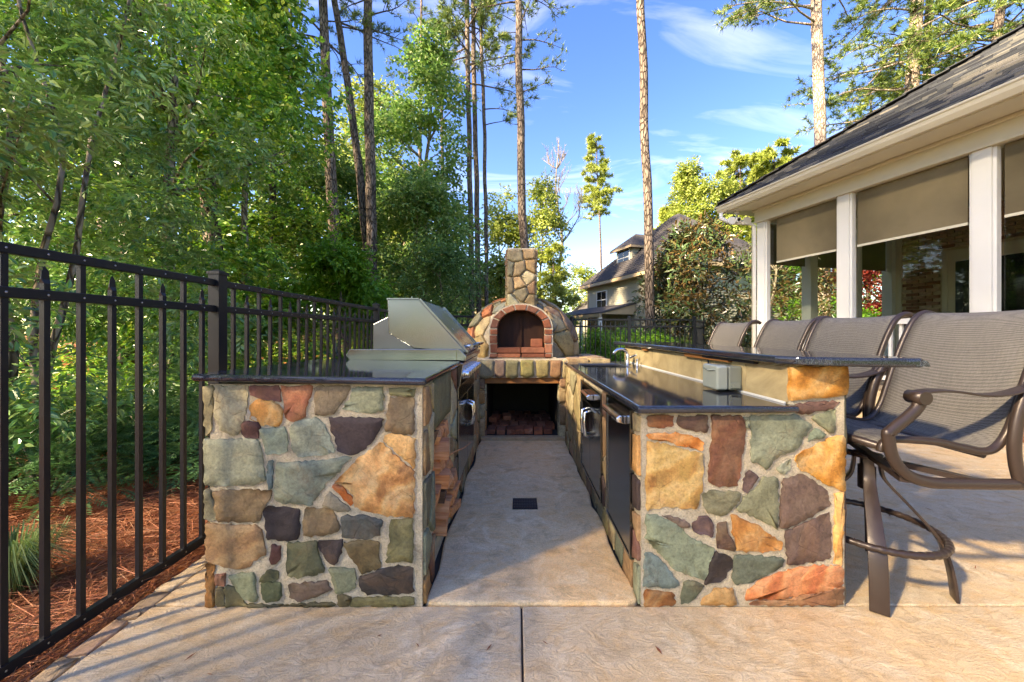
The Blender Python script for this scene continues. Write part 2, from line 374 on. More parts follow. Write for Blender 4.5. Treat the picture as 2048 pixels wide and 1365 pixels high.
def leaf_geo(P0, A, Nn, L, Wd, six=True, fold=.18, droop=.12):
    A = unit(A); Sd = unit(np.cross(A, Nn)); Nn = np.cross(Sd, A); L = L[:, None]; Wd = Wd[:, None]; n = len(P0)
    if six:
        pts = [P0, P0 + A * L * .32 + Sd * Wd * .48 + Nn * Wd * fold, P0 + A * L * .68 + Sd * Wd * .40 + Nn * (Wd * fold - L * droop * .4),
               P0 + A * L - Nn * L * droop, P0 + A * L * .68 - Sd * Wd * .40 + Nn * (Wd * fold - L * droop * .4), P0 + A * L * .32 - Sd * Wd * .48 + Nn * Wd * fold]
        V = np.stack(pts, 1).reshape(-1, 3); b = (np.arange(n) * 6)[:, None]
        Fc = np.concatenate([b + np.array([[0, 1, 2, 3]]), b + np.array([[0, 3, 4, 5]])], 1).reshape(-1, 4)
    else:
        pts = [P0, P0 + A * L * .5 + Sd * Wd * .5 + Nn * Wd * fold, P0 + A * L - Nn * L * droop, P0 + A * L * .5 - Sd * Wd * .5 + Nn * Wd * fold]
        V = np.stack(pts, 1).reshape(-1, 3); b = (np.arange(n) * 4)[:, None]
        Fc = np.concatenate([b + np.array([[0, 1, 2]]), b + np.array([[0, 2, 3]])], 1).reshape(-1, 3)
    return V, Fc
def foliage(name, clumps, n, L, Wd, mat, parent=None, seed=1, six=False, mask=True, up=.55, out=.6, spray=0, sag=.12, keep=None, face=.45):
    """clumps: list of (x,y,z,rx,ry,rz). leaves spread through each clump; spray>0: leaves sit in fans of that many on a twig"""
    g = np.random.default_rng(seed); C = np.array(clumps, float)
    w = (C[:, 3] * C[:, 4] * C[:, 5]) ** .6; w /= w.sum()
    m = n // spray if spray else n
    idx = g.choice(len(C), m, p=w); c = C[idx]
    d = unit(g.normal(size=(m, 3))); r = g.random(m) ** .42
    pos = c[:, :3] + d * r[:, None] * c[:, 3:6]
    ax = unit(d * out + g.normal(size=(m, 3)) * .55 + np.array([0, 0, -sag]))
    if spray:
        k = spray; t = np.tile(np.linspace(0, 1, k), m); sgn = np.tile(np.where(np.arange(k) % 2, 1.0, -1.0), m)
        pos = np.repeat(pos, k, 0); ax = np.repeat(ax, k, 0); M = m * k
        upv = unit(np.repeat(g.normal(size=(m, 3)) * .35 + d * face, k, 0) + np.array([0, 0, 1.0]))
        side = unit(np.cross(ax, upv)); pos = pos + ax * (t * L * 1.9)[:, None]
        ax = unit(ax * (.35 + .9 * t)[:, None] + side * (sgn * (1.05 - .5 * t))[:, None] + g.normal(size=(M, 3)) * .16)
        nn = unit(upv + g.normal(size=(M, 3)) * .28)
    else:
        M = m; nn = unit(g.normal(size=(M, 3)) * (1 - up) + np.array([0, 0, up]))
    ok = np.ones(M, bool)
    if mask: ok &= ~(sunmask(pos) & (g.random(M) < .5))
    ok &= pos[:, 2] > .02
    if keep is not None: ok &= keep(pos)
    pos, ax, nn = pos[ok], ax[ok], nn[ok]; M = len(pos)
    s = g.uniform(.65, 1.2, M)
    V, Fc = leaf_geo(pos, ax, nn, L * s, Wd * s * g.uniform(.8, 1.15, M), six)
    return tag(npmesh(name, V, Fc, mat, parent), kind='stuff')
def crown(cx, cy, z0, z1, rx, ry, n, rc, seed, shell=.5, top=.6, bot=.75, flat=.62):
    g = random.Random(seed); out = []
    while len(out) < n:
        t = g.random(); z = z0 + (z1 - z0) * t
        prof = max(.12, math.sin(math.pi * min(1, max(0, (t + .25 * bot) / (1 + .25 * bot + .02)))) ** top)
        a = g.uniform(0, 2 * math.pi); r = g.uniform(shell, 1) ** .7 * prof
        x, y = cx + rx * r * math.cos(a), cy + ry * r * math.sin(a)
        if mn.noise(Vector((x * .55 + seed, y * .55, z * .5))) < -.22: continue
        q = rc * g.uniform(.6, 1.3); out.append((x, y, z, q, q, q * flat))
    return out
def wob_path(p0, p1, n, amp, seed):
    p0, p1 = Vector(p0), Vector(p1); out = []
    for i in range(n + 1):
        t = i / n; q = p0.lerp(p1, t); e = amp * math.sin(math.pi * t)
        out.append(q + Vector((mn.noise(Vector((t * 3 + seed, 1, 2))), mn.noise(Vector((t * 3, seed, 5))), 0)) * e * 2)
    return out
def limbs(mb, trunk, clumps, count, r, seed, n=5):
    g = random.Random(seed)
    for c in g.sample(clumps, min(count, len(clumps))):
        c = Vector(c[:3]); cand = [p for p in trunk if p.z < c.z - .15] or [trunk[0]]
        h = min(cand, key=lambda p: abs((c.z - p.z) - (c.xy - p.xy).length * .8))
        mid = h.lerp(c, .5) + Vector((g.uniform(-.1, .1), g.uniform(-.1, .1), g.uniform(-.05, .2)))
        k = r * g.uniform(.6, 1.1)
        mb.tube([h, h.lerp(mid, .5) + Vector((0, 0, .05)), mid, mid.lerp(c, .6), c], [k, k * .8, k * .6, k * .4, k * .2], n)
def leafy_tree(name, label, cat, base, height, r0, clumps, n, L, Wd, mat, seed, bark=None, group=None, nl=14, lean=(0, 0), six=False, spray=0, trunk_top=.92, mask=True, up=.5, lr=.3, keep=None, sag=.12, stems=1, face=.45):
    t = thing(name, label, cat, base, group); mb = MB(); g = random.Random(seed); allt = []
    for s_ in range(stems):
        ln = (lean[0] + (g.uniform(-.7, .7) if s_ else 0), lean[1] + (g.uniform(-.7, .7) if s_ else 0)); rr = r0 * (1 if not s_ else .7)
        tr = wob_path((base[0] + s_ * .15, base[1], base[2] - .1), (base[0] + ln[0], base[1] + ln[1], base[2] + height * trunk_top), 14, .05 * height ** .7, seed + s_)
        mb.tube(tr, [rr * (1.25 if i == 0 else 1) * (1 - .85 * i / 14) for i in range(15)], 10); allt += tr
    limbs(mb, allt, clumps, nl, r0 * lr, seed)
    mb.build('trunk', bark or BARK_G, t)
    foliage('foliage', clumps, n, L, Wd, mat, t, seed, six, mask, up, spray=spray, keep=keep, sag=sag, face=face)
    return t
def needle_tufts(tufts, seed, L, Wd, k):
    """tufts: (x,y,z,dx,dy,dz)"""
    g = np.random.default_rng(seed); T = np.array(tufts, float); m = len(T)
    T = np.repeat(T, k, 0); d = unit(T[:, 3:6] * .75 + g.normal(size=(m * k, 3)) * .62); d = unit(d + np.array([0, 0, .12]))
    s = L * g.uniform(.6, 1.15, m * k); p = T[:, :3]; side = unit(np.cross(d, g.normal(size=(m * k, 3)))) * Wd / 2
    V = np.stack([p - side, p + side, p + d * s[:, None] + side * .25 + np.array([0, 0, -.02])], 1).reshape(-1, 3)
    return V, np.arange(len(V)).reshape(-1, 3)
def pine(name, label, path, r0, r1, zc, nb, bl, seed, mat=None, bark=None, group=None, L=.24, Wd=.022, k=14, cat='pine tree', dead=0, azr=None, twigs=7, mask=False, slope=.2, extra=None, cone=.6):
    pts = [Vector(p) for p in path]; base = Vector((pts[0].x, pts[0].y, 0)); t = thing(name, label, cat, base, group); g = random.Random(seed)
    def pos(z):
        for a, b in zip(pts, pts[1:]):
            if a.z <= z <= b.z: return a.lerp(b, (z - a.z) / (b.z - a.z))
        return pts[-1].copy()
    z0, zt = pts[0].z, pts[-1].z; ns = max(10, int((zt - z0) / .8))
    tr = []; rs = []
    for i in range(ns + 1):
        z = z0 + (zt - z0) * i / ns; p = pos(z); p = p + Vector((mn.noise(Vector((z * .5, seed, 0))), mn.noise(Vector((z * .5, 0, seed))), 0)) * .05
        tr.append(p); rs.append((r0 + (r1 - r0) * (i / ns) ** .9) * (1 + .05 * mn.noise(Vector((z * 1.7, seed, 9)))) * (1.25 if i == 0 else 1))
    mb = MB().tube(tr, rs, 12)
    tufts = []; bm_ = MB()
    spec = [(g.uniform(zc, zt * .995), g.uniform(*(azr or (0, 2 * math.pi))), None) for _ in range(nb)] + list(extra or [])
    for z, a, ln in spec:
        ln = ln or bl * max(.15, (1 - (z - zc) / max(.1, zt - zc))) ** cone * g.uniform(.55, 1.1)
        p = pos(z); d = Vector((math.cos(a), math.sin(a), 0)); sl = slope + g.uniform(-.15, .2); br = []
        for i in range(7):
            u = i / 6; br.append(p + d * ln * u + Vector((0, 0, ln * (sl * u - .16 * u * u))) + Vector((mn.noise(Vector((u * 2, z, a))), mn.noise(Vector((z, u * 2, a))), mn.noise(Vector((a, z, u * 2))))) * .14 * ln * u)
        rr = .012 + .011 * ln; bm_.tube(br, [rr * (1 - .8 * i / 6) for i in range(7)], 5)
        for q in range(int(twigs * (.5 + .5 * ln / bl))):
            u = .28 + .72 * g.random(); i = min(5, int(u * 6)); b0 = br[i].lerp(br[i + 1], u * 6 - i)
            sd_ = 1 if q % 2 else -1; perp = Vector((-d.y, d.x, 0)) * sd_
            tl = ln * g.uniform(.14, .34) * (1.15 - .5 * u); e = b0 + (d * .75 + perp * g.uniform(.5, 1) + Vector((0, 0, g.uniform(-.1, .4)))) * tl
            bm_.tube([b0, b0.lerp(e, .5) + Vector((0, 0, .03)), e], [.012, .009, .005], 4)
            dd = (e - b0).normalized(); tufts.append((*e, *dd))
            for f in (.35, .6, .82): q_ = b0.lerp(e, f); tufts.append((*(q_ + Vector((g.uniform(-.1, .1), g.uniform(-.1, .1), g.uniform(-.03, .1)))), *(dd + Vector((g.uniform(-.6, .6), g.uniform(-.6, .6), .5))).normalized()))
        tufts.append((*br[-1], *d))
    for _ in range(dead):
        z = g.uniform(z0 + (zt - z0) * .2, zc); a = g.uniform(0, 6.28); p = pos(z); l_ = g.uniform(.2, .8)
        mb.tube([p, p + Vector((math.cos(a), math.sin(a), .15)) * l_], [.02, .008], 4)
    mb.build('trunk', bark or BARK, t)
    if bm_.v: tag(bm_.build('branches', bark or BARK, t), kind='stuff')
    if tufts:
        if mask:
            T = np.array(tufts); tufts = T[~sunmask(T[:, :3], .15)]
        V, Fc = needle_tufts(tufts, seed, L, Wd, k); tag(npmesh('needles', V, Fc, mat or NEEDLE, t), kind='stuff')
    return t

# ------------------------------------------------------------------ stones
def clip(poly, nx, ny, c):
    out = []; n = len(poly)
    for i in range(n):
        a, b = poly[i], poly[(i + 1) % n]; da = nx * a[0] + ny * a[1] - c; db = nx * b[0] + ny * b[1] - c
        if da <= 0: out.append(a)
        if (da < 0 < db) or (db < 0 < da):
            t = da / (da - db); out.append((a[0] + (b[0] - a[0]) * t, a[1] + (b[1] - a[1]) * t))
    return out
def voronoi(u0, u1, v0, v1, n, seed, gap=.014, edge=.0):
    g = random.Random(seed); pts = []
    asp = (u1 - u0) / (v1 - v0)
    for _ in range(n):
        best = None
        for _ in range(14):
            q = (g.uniform(u0, u1), g.uniform(v0, v1)); d = min([(q[0] - p[0]) ** 2 + (q[1] - p[1]) ** 2 for p in pts], default=1e9)
            if best is None or d > best[0]: best = (d, q)
        pts.append(best[1])
    cells = []
    for i, p in enumerate(pts):
        poly = [(u0 + edge, v0 + edge), (u1 - edge, v0 + edge), (u1 - edge, v1 - edge), (u0 + edge, v1 - edge)]
        for j, q in enumerate(pts):
            if i == j: continue
            nx, ny = q[0] - p[0], q[1] - p[1]; l = math.hypot(nx, ny)
            if l < 1e-6: continue
            nx /= l; ny /= l
            poly = clip(poly, nx, ny, nx * (p[0] + q[0]) / 2 + ny * (p[1] + q[1]) / 2 - gap / 2)
            if len(poly) < 3: break
        if len(poly) >= 3: cells.append(poly)
    return cells
def area(p): return .5 * sum(p[i][0] * p[(i + 1) % len(p)][1] - p[(i + 1) % len(p)][0] * p[i][1] for i in range(len(p)))
def stone(poly, fr, th, col, parent, seed, seg=.035, jit=.004, rough=.003, name='stone', mat=None, grow=0):
    """irregular outline, chipped edges, uneven face.  fr(u,v,w)->xyz"""
    if area(poly) < 0: poly = poly[::-1]
    g = random.Random(seed); n = len(poly); q = []
    for i in range(n):      # soften corners
        a, b = poly[i], poly[(i + 1) % n]; l = math.hypot(b[0] - a[0], b[1] - a[1]); c = min(.3, .006 / max(l, 1e-6))
        m = max(1, int(round(l * (1 - 2 * c) / seg)))
        for k in range(m + 1):
            t = c + (1 - 2 * c) * k / m; q.append((a[0] + (b[0] - a[0]) * t + g.uniform(-jit, jit), a[1] + (b[1] - a[1]) * t + g.uniform(-jit, jit)))
    cx = sum(p[0] for p in q) / len(q); cy = sum(p[1] for p in q) / len(q); n = len(q)
    R = max(math.hypot(p[0] - cx, p[1] - cy) for p in q)
    def ring(s, off):
        out = []
        for u, v in q:
            dx, dy = u - cx, v - cy; l = math.hypot(dx, dy) or 1; k = max(.05, (l - off) / l) * s; out.append((cx + dx * k, cy + dy * k))
        return out
    r0 = ring(1, -grow); r1 = ring(1, .0003 - grow); r2 = ring(1, .0014 - grow); r3 = ring(.62, .0025); tl = (g.uniform(-1, 1) * rough, g.uniform(-1, 1) * rough)
    def wz(u, v, a): return th + (tl[0] * (u - cx) + tl[1] * (v - cy)) / max(R, .01) + a * mn.noise(Vector((u * 19 + seed, v * 19, seed * .7)))
    vs = [fr(u, v, -.012) for u, v in r0] + [fr(u, v, th * .62 + g.uniform(-.001, .001)) for u, v in r1] + [fr(u, v, wz(u, v, rough) - .0012) for u, v in r2] + [fr(u, v, wz(u, v, rough * 1.6)) for u, v in r3] + [fr(cx, cy, wz(cx, cy, rough * 1.6))]
    m = MB()
    fs = [(k * n + i, k * n + (i + 1) % n, (k + 1) * n + (i + 1) % n, (k + 1) * n + i) for k in range(3) for i in range(n)]
    m.add(vs, fs + [(3 * n + i, 3 * n + (i + 1) % n, 4 * n) for i in range(n)])
    m.sm = [False] * (2 * n) + [True] * (len(m.f) - 2 * n)
    return m.build(name, mat or STONE, parent, color=col)
SK = 1.18
PAL = [(150, 145, 125), (104, 74, 70), (128, 134, 116), (112, 100, 82), (76, 62, 62), (110, 106, 78), (140, 112, 86), (116, 124, 110), (92, 92, 80), (176, 132, 86)]
def pal(g, warm=0):
    c = PAL[g.randrange(len(PAL))]; k = g.uniform(.85, 1.1)
    if warm: c = tuple(a * (1 - warm) + b * warm for a, b in zip(c, (176, 156, 124)))
    s = S(*[min(255, x * k) for x in c], SK); return (s[0], s[1], s[2], 1 - g.choice([0, 0, .1, .25, .5]) * (1 if not warm else .6))
def stone_field(cells, fr, th, parent, seed, warm=0, jit=.004, rough=.003, seg=.04):
    g = random.Random(seed)
    for i, c in enumerate(cells):
        if abs(area(c)) < .0008: continue
        stone(c, fr, th * g.uniform(.75, 1.3), pal(g, warm), parent, seed * 31 + i, seg, jit, rough)
def rough_sheet(mb, fr, u0, u1, v0, v1, step=.02, amp=.004):
    nu = max(2, int((u1 - u0) / step)); nv = max(2, int((v1 - v0) / step))
    def f(a, b):
        u = u0 + (u1 - u0) * a; v = v0 + (v1 - v0) * b; e = 0 if (a in (0, 1) or b in (0, 1)) else 1
        return fr(u, v, e * amp * mn.noise(Vector((u * 16, v * 16, 3.3))))
    mb.grid(f, nu, nv, True)
def fx(x, s=1):      # frame on a plane of constant x facing +x (s=1) or -x (s=-1): u = y, v = z
    return (lambda u, v, w: (x + s * w, u, v))
def fy(y):           # facing -y: u = x, v = z
    return (lambda u, v, w: (u, y - w, v))

# ------------------------------------------------------------------ ground and paving (setting)
def mat_ground():
    a = N('forest_floor'); v = a.tc.outputs['Object']; sep_ = a.n('ShaderNodeSeparateXYZ'); a.t.links.new(v, sep_.inputs[0])
    straw = a.ramp(a.noise(6, 9, .7, 1.5), [(.3, S(96, 54, 34)), (.55, S(150, 86, 52)), (.75, S(176, 112, 70))])
    soil = a.ramp(a.noise(2, 8, .65), [(.3, S(70, 52, 38)), (.5, S(110, 84, 60)), (.7, S(128, 104, 74))])
    grass = a.ramp(a.noise(3, 8, .7), [(.3, S(70, 92, 44)), (.7, S(116, 138, 70))])
    near = a.mix(a.ramp(a.noise(.5, 4, .6), [(.5, 0), (.62, 1)]), straw, soil)
    right = a.ramp(a.math('ADD', sep_.outputs[0], a.math('MULTIPLY', a.noise(.3, 4, .6), 6.0)), [(.0, 0), (1, 1)])
    mr = a.n('ShaderNodeMapRange'); mr.inputs[1].default_value = 2; mr.inputs[2].default_value = 5; a.t.links.new(a.math('ADD', sep_.outputs[0], a.math('MULTIPLY', a.noise(.3, 4, .6), 3.0)), mr.inputs[0])
    a.bump(a.noise(40, 6, .7), .7, .02)
    return a.set(a.mix(mr.outputs[0], near, grass), .95, 0, .1)
gm = MB(); xs = [-900, -200, -60, -25, -14] + [-10 + .5 * i for i in range(17)] + [-1.8, 8, 14, 25, 60, 200, 900]; ys = [-900, -200, -60, -20, -8, -3] + [.5 * i for i in range(0, 29)] + [18, 26, 40, 60, 200, 1500]
def gz(x, y):
    z = -.06
    if x < -1.9: z += .05 * mn.noise(Vector((x * .5, y * .5, 0))) * min(1, (-1.9 - x)) + max(0, -3.5 - x) * .03 if x > -14 else .35
    return z
gv = [(x, y, gz(x, y)) for y in ys for x in xs]; nx_ = len(xs)
gm.add(gv, [(j * nx_ + i, j * nx_ + i + 1, (j + 1) * nx_ + i + 1, (j + 1) * nx_ + i) for j in range(len(ys) - 1) for i in range(nx_ - 1)], True)
tag(gm.build('ground', mat_ground()), 'brown forest floor and lawn around the patio', kind='structure')
patio = tag(thing('patio', 'stamped concrete patio of beige slabs with tooled joints', None), kind='structure')
def slab(poly, ztop, mat=CONC, bev=.006):
    MB().prism(poly, lambda u, v, w: (u, v, w), ztop - .12, ztop).build('slab', mat, patio, bevel=bev)
G = .004
slab([(-1.60, -4), (.02 - G, -4), (.02 - G, 1.603), (-1.60, 1.603)], 0)
slab([(.02 + G, -4), (3.62 - G, -4), (3.62 - G, 1.603), (.02 + G, 1.603)], 0)
slab([(3.62 + G, -4), (9, -4), (9, 1.603), (3.62 + G, 1.603)], 0)
slab([(1.30, 1.603 + 2 * G), (3.62 - G, 1.603 + 2 * G), (3.62 - G, 3.2 - G), (1.30, 3.2 - G)], 0)
slab([(3.62 + G, 1.603 + 2 * G), (9, 1.603 + 2 * G), (9, 3.2 - G), (3.62 + G, 3.2 - G)], 0)
slab([(1.30, 3.2 + G), (9, 3.2 + G), (9, 7.2), (1.30, 7.6)], 0)
slab([(-1.60, 1.603 + 2 * G), (-1.2, 1.603 + 2 * G), (-1.2, 4.3), (-1.60, 4.3)], 0)
MB().box(-1.56, 9, -4, 7.3, -.14, -.014).build('bedding', plain('joint_dirt', S(70, 60, 50), .95), patio)
g_ = random.Random(4); ap = []
nn_ = 22
for i in range(nn_ + 1): ap.append((-.405 + g_.uniform(-.006, .006) + .012 * math.sin(i * .9), 1.62 + 2.43 * i / nn_))
ap = ap[::-1] + [(-.38, 1.609)] + [(.02, 1.607)] + [(.49, 1.609)] + [(.53 + g_.uniform(-.008, .008) + .012 * math.sin(i * 1.3), 1.625 + 2.425 * i / nn_) for i in range(nn_ + 1)]
slab(ap, .014, CONC2, .012)
kerb = tag(thing('kerb_strip', 'band of flush purple grey edging stones along the foot of the black fence', None), kind='structure')
g_ = random.Random(11); y = -.5; kc = [(150, 126, 112), (142, 118, 110), (176, 160, 140), (160, 146, 128), (130, 116, 104), (122, 122, 108), (170, 150, 128)]
MB().box(-1.70, -1.601, -3, 6, -.12, -.014).build('bed', MORTAR, kerb)
while y < 5.6:
    l = g_.uniform(.12, .30); c = kc[g_.randrange(len(kc))]; a0, a1 = g_.uniform(-.01, .01), g_.uniform(-.012, .012)
    stone([(-1.69, y), (-1.612 + a0, y + .004), (-1.612 + a1, y + l - .012), (-1.69, y + l - .008)], lambda u, v, w: (u, v, w - .014), .012, (*S(*c, SK)[:3], .85), kerb, 900 + int(y * 50), .03, .008, .004)
    y += l

def shade_keep(c):
    """canopy leaves whose shade lies over the kitchen; loose patches of shade only beyond it"""
    k = c[:, 2] / SUN.z; gx = c[:, 0] - SUN.x * k; gy = c[:, 1] - SUN.y * k
    return (gx > -3.2) & (gx < 11.5) & (gy > -3.0) & (gy < 12)
# ------------------------------------------------------------------ left counter with its stones
FY = 1.60                       # mortar plane of both fronts
Z1 = [  # (r,g,b, vein 0..1, outline read off the photograph, in units of .293 px from 380,580)
 (152,147,127,.0,[(165,665),(385,655),(365,830),(350,900),(320,1000),(200,965),(160,860)]),
 (138,130,104,.1,[(88,660),(148,660),(138,960),(88,1000)]),
 (104,70,68,.05,[(400,655),(600,655),(610,770),(480,745),(400,720)]),
 (220,164,96,.75,[(400,800),(450,755),(560,770),(618,820),(620,895),(580,930),(480,920),(410,890)]),
 (170,108,86,.2,[(612,660),(825,660),(790,770),(775,870),(690,905),(640,870),(630,780)]),
 (124,112,96,.05,[(842,662),(1090,662),(1050,740),(960,850),(852,860),(845,770)]),
 (134,138,118,.0,[(1110,670),(1312,672),(1310,832),(1200,835),(1030,820),(1080,760)]),
 (118,118,92,.0,[(1352,672),(1532,675),(1522,727),(1358,722)]),
 (106,96,82,.15,[(1360,742),(1522,742),(1517,990),(1420,982),(1332,962),(1345,850)]),
 (76,50,50,.0,[(352,905),(465,915),(457,1015),(380,1015),(345,980)]),
 (128,137,122,.0,[(470,950),(640,945),(652,1110),(600,1122),(510,1120),(490,1050)]),
 (142,147,132,.0,[(682,920),(850,880),(900,920),(982,1110),(900,1127),(730,1140),(690,1100)]),
 (66,56,60,.0,[(945,875),(1315,880),(1290,960),(1200,1080),(1105,1135),(1000,1100),(990,1020),(955,970)]),
 (214,168,114,.5,[(1332,1000),(1400,990),(1527,1020),(1527,1226),(1420,1122),(1320,1036)]),
 (230,174,118,.8,[(1300,1052),(1410,1150),(1520,1246),(1522,1552),(1360,1547),(1130,1492),(1105,1400),(1000,1318),(975,1330),(1110,1190)]),
 (186,96,46,.35,[(958,1348),(1000,1334),(1090,1414),(1102,1476),(1062,1456)]),
 (134,138,122,.05,[(82,1030),(450,1022),(470,1100),(490,1200),(507,1300),(430,1330),(90,1340),(80,1200)]),
 (96,112,116,.0,[(518,1180),(557,1180),(552,1356),(526,1362)]),
 (112,124,116,.08,[(580,1186),(700,1190),(980,1156),(1098,1146),(1000,1254),(920,1324),(820,1478),(600,1454),(566,1424),(575,1324)]),
 (114,98,78,.1,[(155,1380),(546,1374),(540,1424),(500,1474),(460,1590),(250,1584),(175,1584)]),
 (52,46,50,.0,[(495,1490),(735,1505),(738,1644),(722,1714),(520,1709),(505,1624)]),
 (118,104,84,.15,[(776,1500),(960,1506),(1000,1584),(1012,1652),(900,1678),(765,1688),(770,1584)]),
 (118,114,104,.0,[(942,1390),(1000,1440),(1062,1480),(1085,1517),(1000,1518),(892,1478)]),
 (76,80,80,.0,[(1030,1550),(1200,1555),(1305,1585),(1290,1674),(1200,1704),(1036,1689)]),
 (112,108,78,.05,[(1365,1580),(1517,1570),(1512,1864),(1420,1858),(1336,1868),(1360,1724)]),
 (140,114,88,.25,[(98,1606),(400,1622),(440,1614),(470,1644),(502,1814),(430,1852),(390,1908),(240,1904),(102,1856)]),
 (86,56,52,.0,[(555,1745),(610,1765),(595,1854),(570,1884),(540,1880)]),
 (86,92,72,.1,[(660,1740),(850,1730),(902,1924),(860,1944),(740,1978),(655,1954)]),
 (64,56,58,.0,[(866,1730),(1035,1710),(1020,1814),(985,1884),(912,1844)]),
 (92,82,60,.1,[(1042,1744),(1150,1720),(1280,1725),(1290,1904),(1165,1942),(1100,1844)]),
 (54,50,50,.0,[(1155,1970),(1290,1924),(1420,1894),(1512,1904),(1517,2082),(1350,2088),(1200,2083),(1160,2054)]),
 (92,92,66,.0,[(475,1964),(520,1930),(590,1924),(585,1992),(470,2007)]),
 (92,97,72,.0,[(470,2016),(600,2010),(620,2114),(580,2138),(505,2142)]),
 (118,127,106,.05,[(252,1964),(420,1935),(450,2104),(430,2144),(352,2118)]),
 (88,88,66,.1,[(228,2034),(280,2044),(380,2164),(235,2178)]),
 (124,82,72,.1,[(166,1954),(230,1944),(225,2024),(170,2030)]),
 (98,84,76,.1,[(670,2024),(920,2000),(960,2064),(880,2094),(740,2132),(680,2114)]),
 (118,122,102,.0,[(946,1914),(1105,1910),(1125,2034),(1060,2074),(990,2079)]),
 (106,102,72,.05,[(1106,2114),(1517,2104),(1520,2184),(1090,2184)]),
 (84,80,58,.05,[(642,2160),(980,2144),(985,2180),(640,2182)]),
 (88,82,60,.05,[(1000,2096),(1092,2110),(1080,2182),(1010,2176)]),
 (84,80,62,.0,[(400,2154),(630,2164),(630,2184),(392,2184)]),
 (126,90,54,.3,[(100,1876),(150,1884),(158,2176),(100,2178)]),
 (120,116,98,.0,[(86,1370),(128,1372),(150,1470),(165,1580),(92,1580)]),
 (84,84,66,.05,[(168,2050),(214,2044),(222,2170),(170,2172)]),
]
Z3 = [  # units of .3224 px from 1180,800
 (122,76,54,.2,[(362,106),(520,103),(515,170),(440,172),(362,165)]),
 (84,66,62,.1,[(555,106),(732,106),(735,208),(640,195),(557,170)]),
 (106,70,58,.12,[(766,106),(945,103),(975,180),(960,300),(940,440),(920,535),(820,545),(740,510),(740,460),(766,250)]),
 (124,130,114,.0,[(1008,106),(1290,100),(1390,165),(1340,230),(1290,310),(1220,340),(1185,345),(1140,390),(1110,435),(1060,400),(1008,385),(1012,250)]),
 (118,122,108,.0,[(962,112),(998,108),(996,180),(978,172)]),
 (198,116,50,.6,[(362,218),(530,213),(660,235),(710,265),(705,316),(600,296),(500,266),(366,242)]),
 (206,172,106,.85,[(362,264),(500,286),(600,324),(704,338),(700,560),(660,682),(500,664),(352,690),(357,480)]),
 (102,82,80,.0,[(972,470),(1005,445),(1045,470),(1020,540),(982,583),(952,560)]),
 (116,116,97,.05,[(712,590),(760,577),(945,577),(930,640),(860,700),(850,720),(750,713),(712,660)]),
 (117,118,98,.0,[(1085,487),(1174,487),(1174,811),(1050,738),(922,688),(960,620),(1040,560)]),
 (96,80,76,.05,[(1212,500),(1320,472),(1400,510),(1480,580),(1498,660),(1370,736),(1240,796),(1192,795),(1197,640)]),
 (90,74,73,.05,[(1222,827),(1300,794),(1500,706),(1503,990),(1400,1010),(1242,1033),(1232,930)]),
 (212,152,66,.75,[(1400,300),(1530,228),(1588,222),(1583,568),(1522,548),(1420,488),(1302,428),(1292,350)]),
 (222,168,104,.5,[(1532,590),(1583,582),(1578,1030),(1527,1028)]),
 (122,127,108,.0,[(1397,105),(1533,62),(1530,198),(1500,203),(1402,122)]),
 (98,74,70,.0,[(1285,30),(1460,14),(1572,12),(1500,58),(1340,88),(1285,80)]),
 (116,127,112,.0,[(1410,174),(1472,225),(1362,263),(1390,212)]),
 (138,142,128,.0,[(1258,377),(1245,440),(1215,473),(1167,430),(1210,402)]),
 (112,97,90,.0,[(452,725),(540,735),(620,770),(625,800),(560,788)]),
 (92,74,77,.0,[(692,732),(740,732),(770,780),(760,858),(642,820),(652,775)]),
 (78,64,60,.15,[(802,770),(855,766),(860,830),(900,900),(908,938),(802,928),(797,860)]),
 (172,118,66,.5,[(887,717),(930,732),(1060,802),(1198,890),(1193,938),(1080,953),(922,943),(892,820)]),
 (118,128,112,.0,[(352,717),(450,732),(560,802),(640,872),(768,927),(758,990),(715,1128),(600,1085),(532,1068),(440,958),(357,870)]),
 (107,122,122,.0,[(345,962),(400,962),(480,1042),(560,1158),(500,1168),(342,1165)]),
 (54,47,47,.0,[(782,957),(890,985),(893,1040),(830,1128),(722,1158),(747,1060)]),
 (88,95,85,.0,[(912,977),(1208,987),(1193,1048),(1070,1108),(990,1148),(912,1153),(888,1100)]),
 (130,84,50,.35,[(347,1190),(520,1210),(535,1284),(347,1292)]),
 (88,93,79,.0,[(590,1142),(640,1132),(718,1170),(640,1250),(567,1284)]),
 (156,116,70,.4,[(690,1265),(790,1182),(900,1187),(908,1278),(700,1284)]),
 (190,112,80,.45,[(975,1245),(987,1195),(1060,1132),(1200,1077),(1400,1037),(1520,1042),(1578,1050),(1578,1160),(1400,1205),(1200,1240)]),
 (134,98,78,.3,[(1000,1262),(1200,1250),(1400,1214),(1578,1170),(1578,1284),(1010,1284)]),
]
def ux(px): return (px - VX) / F * 1.587
def vz(py): return H - (py - VY) / F * 1.587

